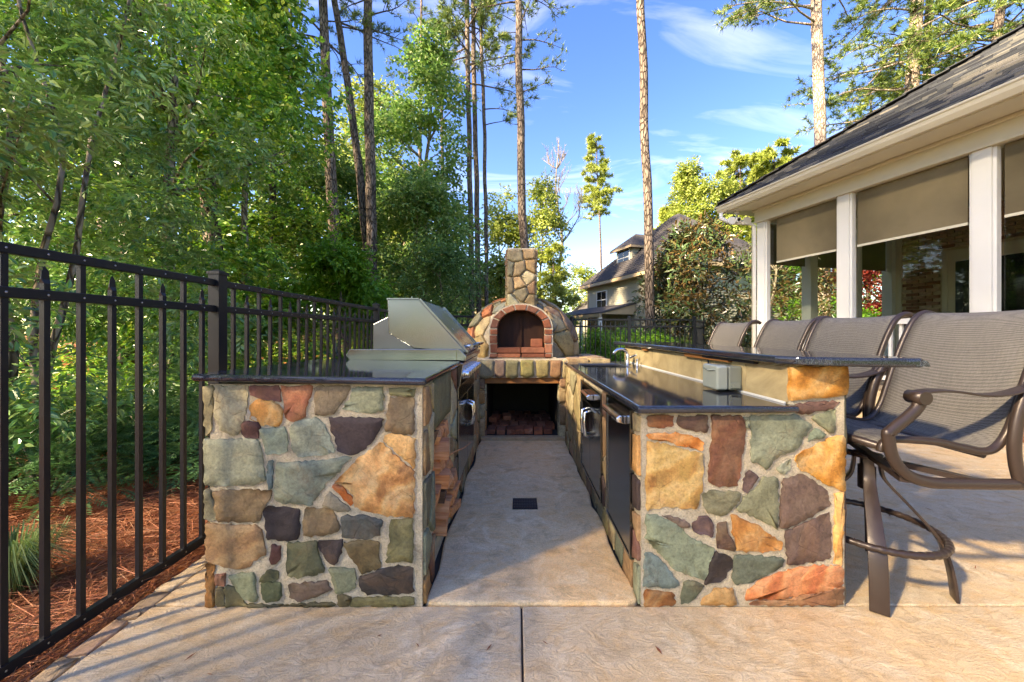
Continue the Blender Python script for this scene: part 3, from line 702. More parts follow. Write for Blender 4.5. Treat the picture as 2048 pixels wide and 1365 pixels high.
gc = thing('grill_counter', 'left outdoor kitchen counter of multicoloured fieldstone with a polished black granite top', 'kitchen counter', (-.88, 1.6, 0))
core = MB()
rough_sheet(core, fy(FY), -1.345, -.415, 0, .975)
core.box(-1.345, -.415, FY + .001, 1.79, 0, .972)
core.box(-1.345, -.43, 1.791, 2.30, 0, .10); core.box(-1.345, -.98, 1.791, 2.30, .101, .70); core.box(-1.345, -.43, 1.791, 2.30, .70, .972)
core.box(-1.345, -.425, 2.301, 2.52, 0, .972); core.box(-1.345, -.43, 2.521, 3.44, 0, .86); core.box(-1.345, -.425, 3.441, 4.02, 0, .90)
rough_sheet(core, fx(-.414), FY, 1.79, 0, .97); rough_sheet(core, fx(-.424), 2.301, 2.52, 0, .97); rough_sheet(core, fx(-.424), 3.441, 4.02, 0, .90)
core.build('mortar_wall', MORTAR, gc)
for i, (r, g_, b, al, pl) in enumerate(Z1):
    poly = [(ux(380 + x * .293), vz(580 + y * .293)) for x, y in pl]
    poly = [(max(-1.366, u), min(.966, max(.004, v))) for u, v in poly]
    stone(poly, fy(FY), .008, (*S(r, g_, b, SK)[:3], 1 - al), gc, 100 + i, .015, .0052, .004, grow=.004)
# side towards the aisle: end pier, lintel over the wood nook, piers, plinth under the grill doors
stone_field(voronoi(FY, 1.79, 0, .965, 9, 21, .022, .006), fx(-.414), .013, gc, 3)
stone([(1.80, .712), (2.30, .712), (2.30, .962), (1.80, .962)], fx(-.43), .018, (*S(104, 106, 88)[:3], 1), gc, 77, .05, .003, .003)
stone_field(voronoi(2.31, 2.515, 0, .965, 7, 23, .018, .006), fx(-.424), .014, gc, 4)
stone_field(voronoi(2.52, 3.44, 0, .145, 6, 24, .016, .004), fx(-.43), .016, gc, 5)
stone_field(voronoi(3.445, 4.0, 0, .90, 11, 25, .018, .006), fx(-.424), .014, gc, 6, .35)
for z0, z1 in ((.1, .3), (.31, .52), (.53, .69)):      # courses on the left return, seen past the corner
    stone([(1.62, z0), (2.1, z0 + .01), (2.1, z1), (1.62, z1)], fx(-1.345, -1), .012, pal(rnd), gc, int(z0 * 1000), .05)
def slabtop(name, poly, z0, z1, parent, mat=GRANITE, bev=.014, tilt=None):
    f = lambda u, v, w: (u, v, w + (tilt(u, v) if tilt else 0))
    return MB().prism(poly, f, z0, z1).build(name, mat, parent, bevel=bev, seg=4)
slabtop('countertop', [(-1.395, 1.555), (-.39, 1.558), (-.39, 2.545), (-.43, 2.545), (-1.395, 2.545)], .972, 1.004, gc, tilt=lambda u, v: -.020 * (u + .39) * max(0, 1 - (v - 1.55) / 2))
slabtop('rear_countertop', [(-1.395, 2.552), (-1.2, 2.552), (-1.2, 3.95), (-1.395, 3.95)], .972, 1.004, gc)

# firewood in the nook
ti = 0
ordn = ['topmost', 'second', 'third', 'fourth', 'fifth', 'sixth', 'seventh', 'eighth', 'ninth', 'lowest']
g_ = random.Random(5)
for c, (y0, y1, cname) in enumerate(((1.80, 1.95, 'row nearest the camera'), (1.955, 2.12, 'middle row'), (2.125, 2.295, 'row nearest the grill'))):
    z = .112; hs_ = []
    while z < .63:
        h = g_.uniform(.062, .11); hs_.append((z, min(z + h, .695))); z += h
    nlog = len(hs_)
    for k, (za, zb) in enumerate(hs_):
        xo = -.408 + g_.uniform(-.035, .03) + .008 * c; xi = xo - g_.uniform(.34, .42); m = MB(); w = y1 - y0
        kind = g_.randrange(3); ja = lambda a: a + g_.uniform(-.01, .01)
        if kind == 0: poly = [(ja(y0 + .012), za), (ja(y1 - .012), za + .004), (ja(y1 - .02), zb - .006), (ja(y0 + w * .35), zb - .002), (ja(y0 + .01), (za + zb) / 2)]
        elif kind == 1: poly = [(ja(y0 + .02), za), (ja(y1 - .014), za), (ja(y1 - .01), ja(zb - .012)), (ja(y0 + .012), ja(zb - .004))]
        else: poly = [(y0 + .012, za + .006), (y0 + w * .55, za), (y1 - .01, za + (zb - za) * .45), (y1 - .02, zb - .004), (y0 + w * .4, zb - .004)]
        n = len(poly); cy_ = sum(p[0] for p in poly) / n; cz_ = sum(p[1] for p in poly) / n; vs = []
        for s_ in range(4):
            x = xi + (xo - xi) * s_ / 3
            for (u, v) in poly: vs.append((x + (g_.uniform(-.02, .02) if s_ == 3 else 0), u + g_.uniform(-.003, .003), v + g_.uniform(-.003, .003)))
        vs.append((xo + .004, cy_, cz_)); vs.append((xi, cy_, cz_))
        fs = [(s_ * n + i, s_ * n + (i + 1) % n, (s_ + 1) * n + (i + 1) % n, (s_ + 1) * n + i) for s_ in range(3) for i in range(n)]
        fs += [(3 * n + i, 3 * n + (i + 1) % n, 4 * n) for i in range(n)] + [((i + 1) % n, i, 4 * n + 1) for i in range(n)]
        m.add(vs, fs); o = m.build('firewood_log', BARKLOG if (c, k) in ((0, 5), (1, 2)) else LOGWOOD)
        pos = nlog - 1 - k; nm = 'lowest' if k == 0 else ordn[pos]
        tag(o, 'split firewood log, %s in the %s' % (nm if nm in ('topmost', 'lowest') else nm + ' from the top', cname), 'firewood log', 'split logs stacked in the nook of the grill counter')
tw = MB().tube([(-.44, 2.20, .44), (-.39, 2.30, .452), (-.345, 2.40, .446), (-.315, 2.5, .45)], [.006, .005, .004, .002], 5).build('twig', LOGWOOD)
tag(tw, 'thin bent twig sticking out of the firewood towards the aisle', 'twig')

# ------------------------------------------------------------------ built-in grill
gr = thing('gas_grill', 'stainless steel built in gas grill with sloped hood and row of chrome knobs', 'grill', (-.78, 3.0, 0))
lid = [(-.926, 1.4386), (-.914, 1.193), (-.735, 1.088), (-.356, 1.0575), (-.698, 1.4386)]
MB().prism(lid, lambda u, v, w: (u, w, v), 2.60, 3.46).build('hood', STEEL, gr, bevel=.006)
shell = [(-.90, 1.325), (-1.03, 1.262), (-1.03, 1.06), (-.55, 1.06), (-.60, 1.20)]
MB().prism(shell, lambda u, v, w: (u, w, v), 2.612, 3.448).build('rear_housing', STEEL_R, gr, bevel=.004)
MB().beam((-.348, 2.6, 1.062), (-.692, 2.6, 1.4405), .012, .014).build('hood_edge_trim', STEEL, gr)
MB().beam((-.348, 3.46, 1.062), (-.692, 3.46, 1.4405), .012, .014).build('hood_edge_trim', STEEL, gr)
MB().beam((-.698, 2.6, 1.442), (-.926, 2.6, 1.442), .012, .010).build('hood_edge_trim', STEEL, gr)
side = [(-1.20, 1.04), (-1.17, 1.006), (-.42, 1.006), (-.42, 1.085), (-1.17, 1.085)]
MB().prism(side, lambda u, v, w: (u, w, v), 2.552, 2.584).build('side_frame', STEEL_D, gr, bevel=.004)
MB().prism(side, lambda u, v, w: (u, w, v), 3.48, 3.51).build('side_frame', STEEL_D, gr, bevel=.004)
MB().box(-1.16, -.44, 2.585, 3.478, .90, 1.056).build('firebox', STEEL_D, gr)
fr_ = [(-.42, 1.006), (-.36, 1.0), (-.352, 1.035), (-.40, 1.085), (-.42, 1.085)]
MB().prism(fr_, lambda u, v, w: (u, w, v), 2.552, 3.51).build('front_ledge', STEEL_D, gr, bevel=.004)
MB().tube([(-.325, 2.62, 1.105), (-.315, 3.0, 1.105), (-.325, 3.44, 1.105)], .013, 10).build('hood_handle', STEEL, gr)
for y in (2.68, 3.38): MB().tube([(-.39, y, 1.10), (-.318, y, 1.105)], .012, 8).build('handle_post', CHROME, gr)
cp = [(-.43, .83), (-.395, .83), (-.372, .99), (-.43, .996)]
MB().prism(cp, lambda u, v, w: (u, w, v), 2.525, 3.46).build('control_panel', STEEL_D, gr, bevel=.003)
for i in range(7):
    y = 2.60 + .128 * i; kb = MB().lathe((-.385, y, .906), [(.036, 0), (.036, .008), (.030, .010), (.027, .042), (.022, .048)], 18, 'x').build('knob', CHROME, gr)
    MB().box(-.338, -.330, y - .004, y + .004, .884, .928).build('knob_grip', STEEL_D, kb)
MB().box(-.43, -.405, 2.53, 3.44, .735, .822).build('door_header', STEEL, gr, bevel=.003)
for y0, y1, hy in ((2.545, 2.975, 2.93), (2.985, 3.42, 3.03)):
    d_ = MB().box(-.428, -.405, y0, y1, .16, .725).build('cabinet_door', STEEL_D, gr, bevel=.003)
    MB().tube([(-.405, hy, .46), (-.36, hy, .475), (-.352, hy, .55), (-.36, hy, .625), (-.405, hy, .64)], .012, 8, up=(0, 1, 0)).build('handle', CHROME, d_)
MB().box(-.432, -.415, 2.522, 3.444, .148, .158).build('door_sill', STEEL, gr)

# ------------------------------------------------------------------ right counter with raised bar
sc = thing('sink_counter', 'right outdoor kitchen counter of multicoloured fieldstone with sink and raised granite bar', 'kitchen counter', (.99, 1.6, 0))
core = MB()
rough_sheet(core, fy(FY), .545, 1.435, 0, .848); rough_sheet(core, fy(FY), 1.205, 1.435, .848, 1.058)
core.box(.545, 1.20, FY + .001, 1.69, 0, .846); core.box(.57, 1.20, 1.691, 3.05, 0, .70); core.box(.55, 1.20, 3.051, 3.96, 0, .70)
core.box(.55, .60, 1.691, 3.95, .70, .846)
core.box(1.20, 1.435, FY + .001, 4.05, 0, 1.058)
for a, b, z0, z1 in ((FY, 1.69, 0, .845), (2.14, 2.29, 0, .845), (3.01, 3.96, 0, .845), (1.69, 2.14, 0, .15), (2.29, 3.01, 0, .125)):
    rough_sheet(core, fx(.544, -1), a, b, z0, z1)
core.build('mortar_wall', MORTAR, sc)
for i, (r, g_, b, al, pl) in enumerate(Z3):
    poly = [(ux(1180 + x * .3224), vz(800 + y * .3224)) for x, y in pl]
    if max(u for u, v in poly) < 1.19 or True: poly = [(u, max(.004, v) if u > 1.19 else min(.842, max(.004, v))) for u, v in poly]
    stone(poly, fy(FY), .008, (*S(r, g_, b, SK)[:3], 1 - al), sc, 300 + i, .015, .0052, .004, grow=.004)
stone([(ux(1584), vz(804)), (ux(1697), vz(791)), (ux(1697), 1.054), (ux(1583), 1.054)], fy(FY), .014, (*S(206, 146, 66)[:3], .3), sc, 299, .03)
stone_field(voronoi(FY, 1.69, 0, .84, 6, 31, .02, .005), fx(.544, -1), .012, sc, 13)
stone_field(voronoi(2.145, 2.285, 0, .84, 6, 32, .018, .004), fx(.544, -1), .013, sc, 14)
stone_field(voronoi(3.02, 3.95, 0, .84, 14, 33, .018, .005), fx(.544, -1), .02, sc, 15, .45)
stone_field(voronoi(1.695, 2.14, 0, .148, 4, 34, .016, .004), fx(.544, -1), .013, sc, 16)
stone_field(voronoi(2.29, 3.01, 0, .12, 5, 35, .016, .004), fx(.544, -1), .013, sc, 17)
stone_field(voronoi(FY, 4.05, 0, 1.05, 34, 36, .018, .005), fx(1.435), .014, sc, 18)
# granite top with the cut-out of the sink
m = MB(); X0, X1, Y0, Y1 = .515, 1.208, 1.555, 4.0; hx0, hx1, hy0, hy1 = .62, 1.03, 3.32, 3.74; za, zb = .853, .886
o8 = [(X0, Y0), (X1, Y0), (X1, Y1), (X0, Y1)]; i8 = [(hx0, hy0), (hx1, hy0), (hx1, hy1), (hx0, hy1)]
m.add([(u, v, za) for u, v in o8] + [(u, v, za) for u, v in i8] + [(u, v, zb) for u, v in o8] + [(u, v, zb) for u, v in i8],
      [(0, 4, 5, 1), (1, 5, 6, 2), (2, 6, 7, 3), (3, 7, 4, 0)] + [(8, 9, 13, 12), (9, 10, 14, 13), (10, 11, 15, 14), (11, 8, 12, 15)] +
      [(i, (i + 1) % 4, 8 + (i + 1) % 4, 8 + i) for i in range(4)] + [(4 + (i + 1) % 4, 4 + i, 12 + i, 12 + (i + 1) % 4) for i in range(4)])
m.build('countertop', GRANITE, sc, bevel=.012, seg=4)
sk = MB(); sk.box(.605, 1.045, 3.30, 3.76, .70, .706)
for a in ((.605, .612, 3.30, 3.76), (1.038, 1.045, 3.30, 3.76), (.612, 1.038, 3.30, 3.307), (.612, 1.038, 3.753, 3.76)): sk.box(*a, .706, .852)
sk.build('sink_basin', STEEL, sc)
# beige splash tiles, caulk, support shims under the bar
TILE = mat_wood('honed_limestone', S(140, 124, 92), S(190, 172, 134), (4, 4, 7))
for y0, y1 in ((1.612, 1.90), (1.905, 2.36), (2.365, 2.72), (2.725, 3.2), (3.205, 3.62), (3.625, 4.04)):
    MB().box(1.192, 1.199, y0, y1, .893, 1.05).build('splash_tile', TILE, sc, bevel=.002)
MB().box(1.184, 1.192, 1.62, 4.0, .8865, .895).build('caulk_line', WHITE, sc)
for y0, y1 in ((2.02, 2.55), (3.3, 3.42)): MB().box(1.168, 1.191, y0, y1, 1.036, 1.060).build('support_bracket', BROWNWOOD, sc)
MB().box(1.166, 1.191, 1.80, 2.30, 1.046, 1.061).build('support_bracket', BLACKM, sc)
bar = [(1.145, 1.62), (1.19, 1.545), (1.30, 1.500), (1.42, 1.462), (1.54, 1.44), (1.60, 1.437), (1.622, 1.452), (1.632, 1.50), (1.632, 4.30), (1.145, 4.34)]
slabtop('bar_top', bar, 1.0615, 1.099, sc, bev=.013)
g_ = random.Random(2)      # chiselled chips along the near edge of the bar
chip = MB()
for i in range(26):
    t = i / 25; x = 1.20 + .42 * t; y = 1.54 - .105 * t ** .75 + (.012 if t > .96 else 0); s_ = g_.uniform(.006, .012)
    chip.hexa([(x - s_ * 1.6, y - .003, 1.068), (x + s_ * 1.6, y - .004, 1.066), (x + s_ * 1.6, y + .02, 1.066), (x - s_ * 1.6, y + .02, 1.068), (x - s_ * g_.uniform(.3, 1.4), y - s_ * .35, 1.09), (x + s_ * g_.uniform(.3, 1.3), y - s_ * .5, 1.086), (x + s_, y + .02, 1.092), (x - s_, y + .02, 1.092)])
chip.build('chiselled_edge', GRANITE_EDGE, sc)
# steel fronts of the right counter
dp = MB().box(.527, .545, 1.70, 2.13, .16, .828).build('tall_steel_panel', STEEL_D, sc, bevel=.003); tag(dp, 'tall plain steel pull out panel nearest the camera')
for a in ((1.69, 1.705), (2.125, 2.14)): MB().box(.522, .546, a[0], a[1], .15, .838).build('panel_frame', STEEL, dp)
MB().box(.522, .546, 1.706, 2.124, .15, .162).build('panel_frame', STEEL, dp); MB().box(.522, .546, 1.706, 2.124, .826, .838).build('panel_frame', STEEL, dp)
def cup(y0, y1, z, x, par):
    MB().prism([(x, z - .018), (x - .045, z - .008), (x - .05, z + .012), (x - .03, z + .026), (x, z + .026)], lambda u, v, w: (u, w, v), y0, y1).build('cup_handle', CHROME, par, bevel=.006, seg=3)
cup(1.76, 2.07, .775, .527, dp)
fr2 = MB()
for a in ((2.29, 2.303, .13, .815), (2.997, 3.01, .13, .815)): fr2.box(.524, .546, *a)
fr2.box(.524, .546, 2.303, 2.997, .125, .138); fr2.box(.524, .546, 2.303, 2.997, .803, .815); fr2.box(.524, .546, 2.303, 2.997, .668, .678)
fr2.build('cabinet_frame', STEEL, sc)
dr = MB().box(.529, .545, 2.306, 2.994, .681, .800).build('drawer_front', STEEL_D, sc, bevel=.003); cup(2.53, 2.78, .745, .529, dr)
for y0, y1, hy in ((2.306, 2.648, 2.60), (2.654, 2.994, 2.70)):
    d_ = MB().box(.529, .545, y0, y1, .141, .665).build('cabinet_door', STEEL_D, sc, bevel=.003)
    MB().tube([(.529, hy, .455), (.484, hy, .47), (.478, hy, .55), (.484, hy, .63), (.529, hy, .645)], .012, 8, up=(0, 1, 0)).build('handle', CHROME, d_)
for y, z in ((2.297, .25), (2.297, .60), (3.003, .25), (3.003, .6)): MB().box(.518, .526, y - .006, y + .006, z - .035, z + .035).build('hinge', STEEL, sc)

fa = thing('faucet', 'chrome faucet with arched spout and side lever beside the counter sink', 'faucet', (1.11, 3.66, .886))
MB().lathe((1.11, 3.66, .8865), [(.034, 0), (.034, .006), (.024, .012), (.021, .05), (.023, .09), (.018, .10)], 18).build('base', CHROME, fa)
MB().tube([(1.11, 3.66, .97), (1.106, 3.66, 1.0), (1.085, 3.655, 1.025), (1.04, 3.645, 1.036), (.995, 3.635, 1.028), (.962, 3.63, 1.005), (.955, 3.63, .985)], [.017, .017, .016, .015, .0145, .014, .014], 12).build('spout', CHROME, fa)
MB().tube([(1.118, 3.60, .955), (1.135, 3.56, .975), (1.15, 3.50, .985)], [.012, .009, .007], 8).build('lever', CHROME, fa)
MB().lathe((1.14, 3.46, .8865), [(.02, 0), (.02, .004), (.013, .01), (.011, .055), (.014, .065)], 14).build('side_sprayer', CHROME, fa)

ob = thing('outlet_box', 'grey weatherproof outlet box with clear bubble cover on the splash under the bar', 'outlet box', (1.16, 2.0, .89))
PGREY = plain('grey_plastic', S(124, 130, 122), .4, 0, .06, 6, .02, .45); PCLEAR = plain('bubble_cover_plastic', S(150, 158, 150), .22, 0, .06, 6, .02, .5)
MB().box(1.12, 1.192, 1.93, 2.075, .897, 1.022).build('box_body', PGREY, ob, bevel=.008, seg=3)
MB().prism([(1.93, .895), (2.075, .895), (2.08, .905), (2.08, 1.015), (2.072, 1.027), (1.933, 1.027), (1.925, 1.015), (1.925, .905)], lambda u, v, w: (w, u, v), 1.055, 1.116).build('cover', PCLEAR, ob, bevel=.014, seg=4)
MB().tube([(1.052, 1.945, 1.005), (1.050, 2.0, .995), (1.052, 2.06, 1.005)], .004, 6).build('cover_ridge', PCLEAR, ob)
MB().box(1.13, 1.17, 1.912, 1.93, .91, .935).build('latch', PGREY, ob)
cb = MB().tube([(1.18, 2.26, 1.05), (1.165, 2.22, 1.02), (1.15, 2.21, .98), (1.145, 2.16, .935), (1.14, 2.09, .93), (1.14, 2.076, .94)], .005, 6).build('power_cord', BLACKM)
tag(cb, 'black cord looping from under the bar down into the grey outlet box', 'power cord')

dn = thing('floor_drain', 'small black square grate of the floor drain in the aisle', 'drain grate', (.055, 2.53, .014))
GRATE = plain('cast_iron', (.035, .036, .04, 1), .55)
MB().box(-.03, .14, 2.45, 2.61, .0145, .018).build('grate_rim', BLACKM, dn)
for i in range(9): MB().box(-.02 + .0175 * i, -.012 + .0175 * i, 2.458, 2.602, .0182, .022).build('grate_bar', GRATE, dn)
for i in range(3): MB().box(-.026, .136, 2.49 + .04 * i, 2.496 + .04 * i, .0222, .0245).build('cross_bar', GRATE, dn)
# ------------------------------------------------------------------ pizza oven
ov = thing('pizza_oven', 'domed stone pizza oven with brick arched mouth and square stone chimney', 'pizza oven', (.06, 4.6, 0))
FO = 4.07
core = MB()
core.box(-.62, -.36, FO + .001, 5.7, 0, .90); core.box(.475, .80, FO + .001, 5.7, 0, .90); core.box(-.36, .475, FO + .06, 5.7, .70, .90)
core.box(.545, .98, FO - .05, 4.35, 0, .862)
core.build('mortar_base', MORTAR, ov)
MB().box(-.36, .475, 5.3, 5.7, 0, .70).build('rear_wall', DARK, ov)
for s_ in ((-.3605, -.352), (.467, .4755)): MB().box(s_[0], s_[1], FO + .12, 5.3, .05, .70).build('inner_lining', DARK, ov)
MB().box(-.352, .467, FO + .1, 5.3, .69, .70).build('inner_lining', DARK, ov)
lb = MB(); rough_sheet(lb, fy(FO - .02), -.44, .56, .70, .905); lb.box(-.44, .56, FO - .019, FO + .06, .70, .904); lb.build('lintel_bed', MORTAR, ov)
xs_ = [-.435, -.25, -.13, .03, .20, .36, .50, .56]; g_ = random.Random(3)
for i, c in enumerate([(124, 124, 108), (112, 96, 92), (108, 108, 84), (128, 124, 82), (130, 120, 84), (128, 98, 76), (150, 138, 110)]):
    a, b = xs_[i] + .008, xs_[i + 1] - .008; zb_ = .705 + g_.uniform(-.012, .012); m_ = (a + b) / 2
    stone([(a + g_.uniform(-.006, .01), zb_ + .012), (m_, zb_ - .012), (b - g_.uniform(-.006, .01), zb_ + .012), (b + g_.uniform(-.01, .006), .897), (a, .897)], fy(FO - .02), .028, (*S(*c, SK)[:3], .9), ov, 600 + i, .035, .004, .004)
MB().box(-.36, .475, FO - .005, FO + .055, .635, .698).build('timber_lintel', BROWNWOOD, ov, bevel=.004)
for x0, x1, sd_ in ((-.43, -.355, 41), (.470, .545, 42)):
    k = voronoi(x0, x1, .0, .70, 4, sd_, .012, .003)
    stone_field(k, fy(FO), .03, ov, sd_, .3, .004, .004)
for i, x0 in enumerate((-.352, .467)):
    stone_field(voronoi(FO + .005, FO + .12, .03, .63, 4, 50 + i, .012, .003), fx(x0, 1 if i == 0 else -1), .008, ov, 60 + i, .2)
slab_o = MB().box(-.40, .53, FO - .06, FO + .03, -.02, .052).build('stone_sill', mat_concrete('grey_sill', .62, 9.0), ov, bevel=.01)
br_me = MB().box(-.048, .048, -.10, .10, -.028, .028).build('brick', BRICK, None, bevel=.006)
def brick(loc, rot=(0, 0, 0), sc_=(1, 1, 1), first=[True]):
    b = br_me if first[0] else br_me.copy()
    if not first[0]: COL.objects.link(b)
    first[0] = False
    b.parent = ov; b.location = Vector(loc) - ov.location; b.rotation_euler = rot; b.scale = sc_
g_ = random.Random(8)
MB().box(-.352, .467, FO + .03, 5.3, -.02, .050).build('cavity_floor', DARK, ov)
for j in range(5):
    for i in range(7):
        if j == 4 and i in (1, 5): continue
        brick((-.29 + .107 * i + (.04 if j % 2 else 0) + g_.uniform(-.006, .006), FO + .145 + .205 * j, .052 + .028 + g_.uniform(-.004, .004)), (0, 0, g_.uniform(-.05, .05)))
for i in range(2): brick((-.26 + .13 * i + g_.uniform(-.02, .02), FO + .52 + g_.uniform(-.05, .12), .052 + .086), (0, 0, g_.uniform(-.3, .3)))
# brick arch
ax_, az_, ri, ro = .045, 1.215, .272, .352
FA = 4.16
def arch_brick(poly, depth=.12):
    MB().prism(poly, lambda u, v, w: (u, w, v), FA, FA + depth).build('arch_brick', BRICK, ov, bevel=.007)
zb0 = .912
for s_ in (-1, 1):
    zz = [zb0, .965, 1.075, 1.175, az_ + .03]
    for a, b in zip(zz, zz[1:]):
        e = g_.uniform(-.004, .004); arch_brick([(ax_ + s_ * ri + e, a + .006), (ax_ + s_ * ro + e, a + .006), (ax_ + s_ * (ro + .002) + e, b - .006), (ax_ + s_ * ri + e, b - .006)][::s_])
na = 7
for i in range(na):
    t0 = math.pi * (i + .06) / na + .0; t1 = math.pi * (i + .94) / na; zc_ = az_ + .035
    p = lambda t, r: (ax_ + r * math.cos(t), zc_ + r * math.sin(t) * .78)
    arch_brick([p(t0, ri), p(t0, ro), p(t1, ro), p(t1, ri)])
for x0, x1, z0, z1 in ((-.222, .04, .918, .962), (.052, .312, .918, .962), (-.225, .042, .970, 1.03), (.05, .316, .970, 1.03)):
    MB().box(x0, x1, FA - .004, FA + .16, z0, z1).build('hearth_brick', BRICK, ov, bevel=.007)
MB().box(-.36, .45, FA + .012, FA + .2, .90, .918).build('hearth_bed', MORTAR, ov)
arc = [(ax_ + (ro + .014) * math.cos(math.pi * i / 18), az_ + .03 + (ro + .014) * .80 * math.sin(math.pi * i / 18)) for i in range(19)]
inn = [(ax_ + (ri + .004) * math.cos(math.pi * i / 18), az_ + .035 + (ri + .004) * .78 * math.sin(math.pi * i / 18)) for i in range(19)]
m = MB(); o1 = [(ax_ + ro + .014, .90)] + arc + [(ax_ - ro - .014, .90)]; i1 = [(ax_ + ri + .004, .90)] + inn + [(ax_ - ri - .004, .90)]; n = len(o1)
m.add([(u, FA + .012, v) for u, v in o1] + [(u, FA + .012, v) for u, v in i1] + [(u, FA + .34, v) for u, v in o1] + [(u, FA + .34, v) for u, v in i1],
      [(i, n + i, n + i + 1, i + 1) for i in range(n - 1)] + [(i, i + 1, 2 * n + i + 1, 2 * n + i) for i in range(n - 1)] + [(n + i, 3 * n + i, 3 * n + i + 1, n + i + 1) for i in range(n - 1)])
m.build('arch_bed', MORTAR, ov)
RUST = mat_wood('rusty_iron', S(36, 22, 16), S(66, 40, 28), (9, 9, 2))
dl = MB(); poly = [(ax_ + .268 * math.cos(math.pi * i / 16), az_ + .035 + .262 * .78 * math.sin(math.pi * i / 16)) for i in range(17)]
poly = [(ax_ + .268, 1.03)] + poly + [(ax_ - .268, 1.03)]
dd_ = MB().prism(poly, lambda u, v, w: (u, w, v), FA + .15, FA + .165).build('oven_door', RUST, ov)
MB().box(ax_ - .006, ax_ + .010, FA + .132, FA + .15, 1.035, 1.37).build('door_bar', RUST, dd_)
MB().box(.16, .30, FA + .10, FA + .145, 1.032, 1.13).build('loose_brick', BRICK, ov, bevel=.01)
# dome
DC = Vector((.058, 4.92, .90)); DR = (.745, .74, .735)
def dome(u, v, w):     # u azimuth, v elevation 0..pi/2
    v = min(1.57, max(0.0, v))
    cu, su, cv, sv = math.cos(u), math.sin(u), math.cos(v), math.sin(v)
    nrm = Vector((cu * cv / DR[0], su * cv / DR[1], sv / DR[2])).normalized()
    return DC + Vector((DR[0] * cu * cv ** .86, DR[1] * su * cv ** .86, DR[2] * sv ** .92)) + nrm * w
m = MB(); m.grid(lambda a, b: dome(-math.pi * 2 * a, math.pi / 2 * .999 * b, .003 * mn.noise(Vector((a * 60, b * 30, 0)))), 72, 22)
keep_ = []
for f_, sm_ in zip(m.f, m.sm):
    c_ = sum((Vector(m.v[i]) for i in f_), Vector()) / 4
    if not (c_.y < DC.y and abs(c_.x - ax_) < ri + .03 and c_.z < az_ + .26): keep_.append(f_)
m.f = keep_; m.sm = [True] * len(keep_)
m.build('dome_bed', MORTAR, ov)
cells = voronoi(-math.pi * 1.28, math.pi * .28, .0, 1.36, 84, 77, .022, .0)
def in_mouth(c):
    q = dome(sum(p[0] for p in c) / len(c), sum(p[1] for p in c) / len(c), 0); return q.y < DC.y - .2 and abs(q.x - ax_) < ro + .0 and q.z < az_ + .26
g_ = random.Random(12); DP = [(150, 138, 112), (172, 108, 78), (118, 120, 106), (156, 140, 100), (126, 130, 122), (98, 98, 88), (184, 120, 84), (140, 110, 72), (170, 152, 120), (112, 96, 84)]
for i, c in enumerate(cells):
    if in_mouth(c): continue
    k = g_.uniform(.85, 1.08); cc = DP[g_.randrange(len(DP))]
    stone(c, dome, g_.uniform(.016, .05), (*S(*[min(255, x * k) for x in cc], SK)[:3], 1 - g_.choice([0, .1, .35])), ov, 700 + i, .075, .014, .006)
cap = MB(); rough_sheet(cap, lambda u, v, w: (u, v, .906 + w), -.66, .86, 4.12, 5.7, .05, .004); cap.box(-.66, .86, 4.12, 5.7, .88, .9055); cap.build('oven_shelf', MORTAR, ov)
stone_field(voronoi(.56, 1.02, 3.97, 5.0, 9, 55, .02, .004), lambda u, v, w: (u, v, .896 + w), .02, ov, 56, .55)
MB().box(.56, 1.02, 4.02, 5.0, .3, .893).build('shelf_bed', MORTAR, ov)
# chimney
cx0, cx1, cyf, cyb = -.118, .222, 4.46, 4.80
MB().box(cx0 + .012, cx1 - .012, cyf + .012, cyb - .012, 1.45, 2.205).build('chimney_core', MORTAR, ov)
for k_, (fr2_, a, b, n_) in enumerate(((fy(cyf), cx0, cx1, 13), (fx(cx0, -1), cyf, cyb, 11), (fx(cx1), cyf, cyb, 11))):
    stone_field(voronoi(a, b, 1.46, 2.215, n_, 210 + k_, .014, .0), fr2_, .022, ov, 220 + k_, .5, .006, .006, .03)
MB().box(cx0 - .008, cx1 + .008, cyf - .008, cyb + .008, 2.205, 2.235).build('chimney_cap', MORTAR, ov, bevel=.012)

# ------------------------------------------------------------------ bar stools
def mat_sling():
    a = N('woven_sling'); w1 = a.wave(95, .6, 2, 2, 'Y'); w2 = a.wave(62, .8, 2, 2, 'Z', a.vec((1, 1, 1.0)))
    w3 = a.wave(62, .8, 2, 2, 'X'); big = a.noise(7, 5, .6)
    wv = a.math('MULTIPLY', w1, a.math('MAXIMUM', w2, w3))
    c = a.ramp(wv, [(.05, S(74, 71, 68)), (.4, S(124, 118, 111)), (.9, S(160, 154, 144))])
    c = a.mix(1.0, c, a.ramp(a.noise(26, 6, .7, 0, a.vec((1, 6, 1))), [(.3, .74), (.65, 1)]), 'MULTIPLY')
    c = a.mix(1.0, c, a.ramp(big, [(.3, .86), (.65, 1)]), 'MULTIPLY')
    a.bump(wv, .6, .003)
    return a.set(c, .55, 0, .35)
SLING = mat_sling()
st = thing('bar_stool', 'nearest bar stool, its sling seat, armrests and round footrest in full view', 'bar stool', (0, 0, 0), 'woven sling bar stools lined up along the raised granite bar')
def spline(pts, n):
    pts = [Vector(p) for p in pts]; out = []
    for i in range(len(pts) - 1):
        p0, p1, p2, p3 = pts[max(i - 1, 0)], pts[i], pts[i + 1], pts[min(i + 2, len(pts) - 1)]
        for k in range(n):
            t = k / n; out.append(.5 * ((2 * p1) + (p2 - p0) * t + (2 * p0 - 5 * p1 + 4 * p2 - p3) * t * t + (3 * p1 - p0 - 3 * p2 + p3) * t ** 3))
    return out + [pts[-1]]
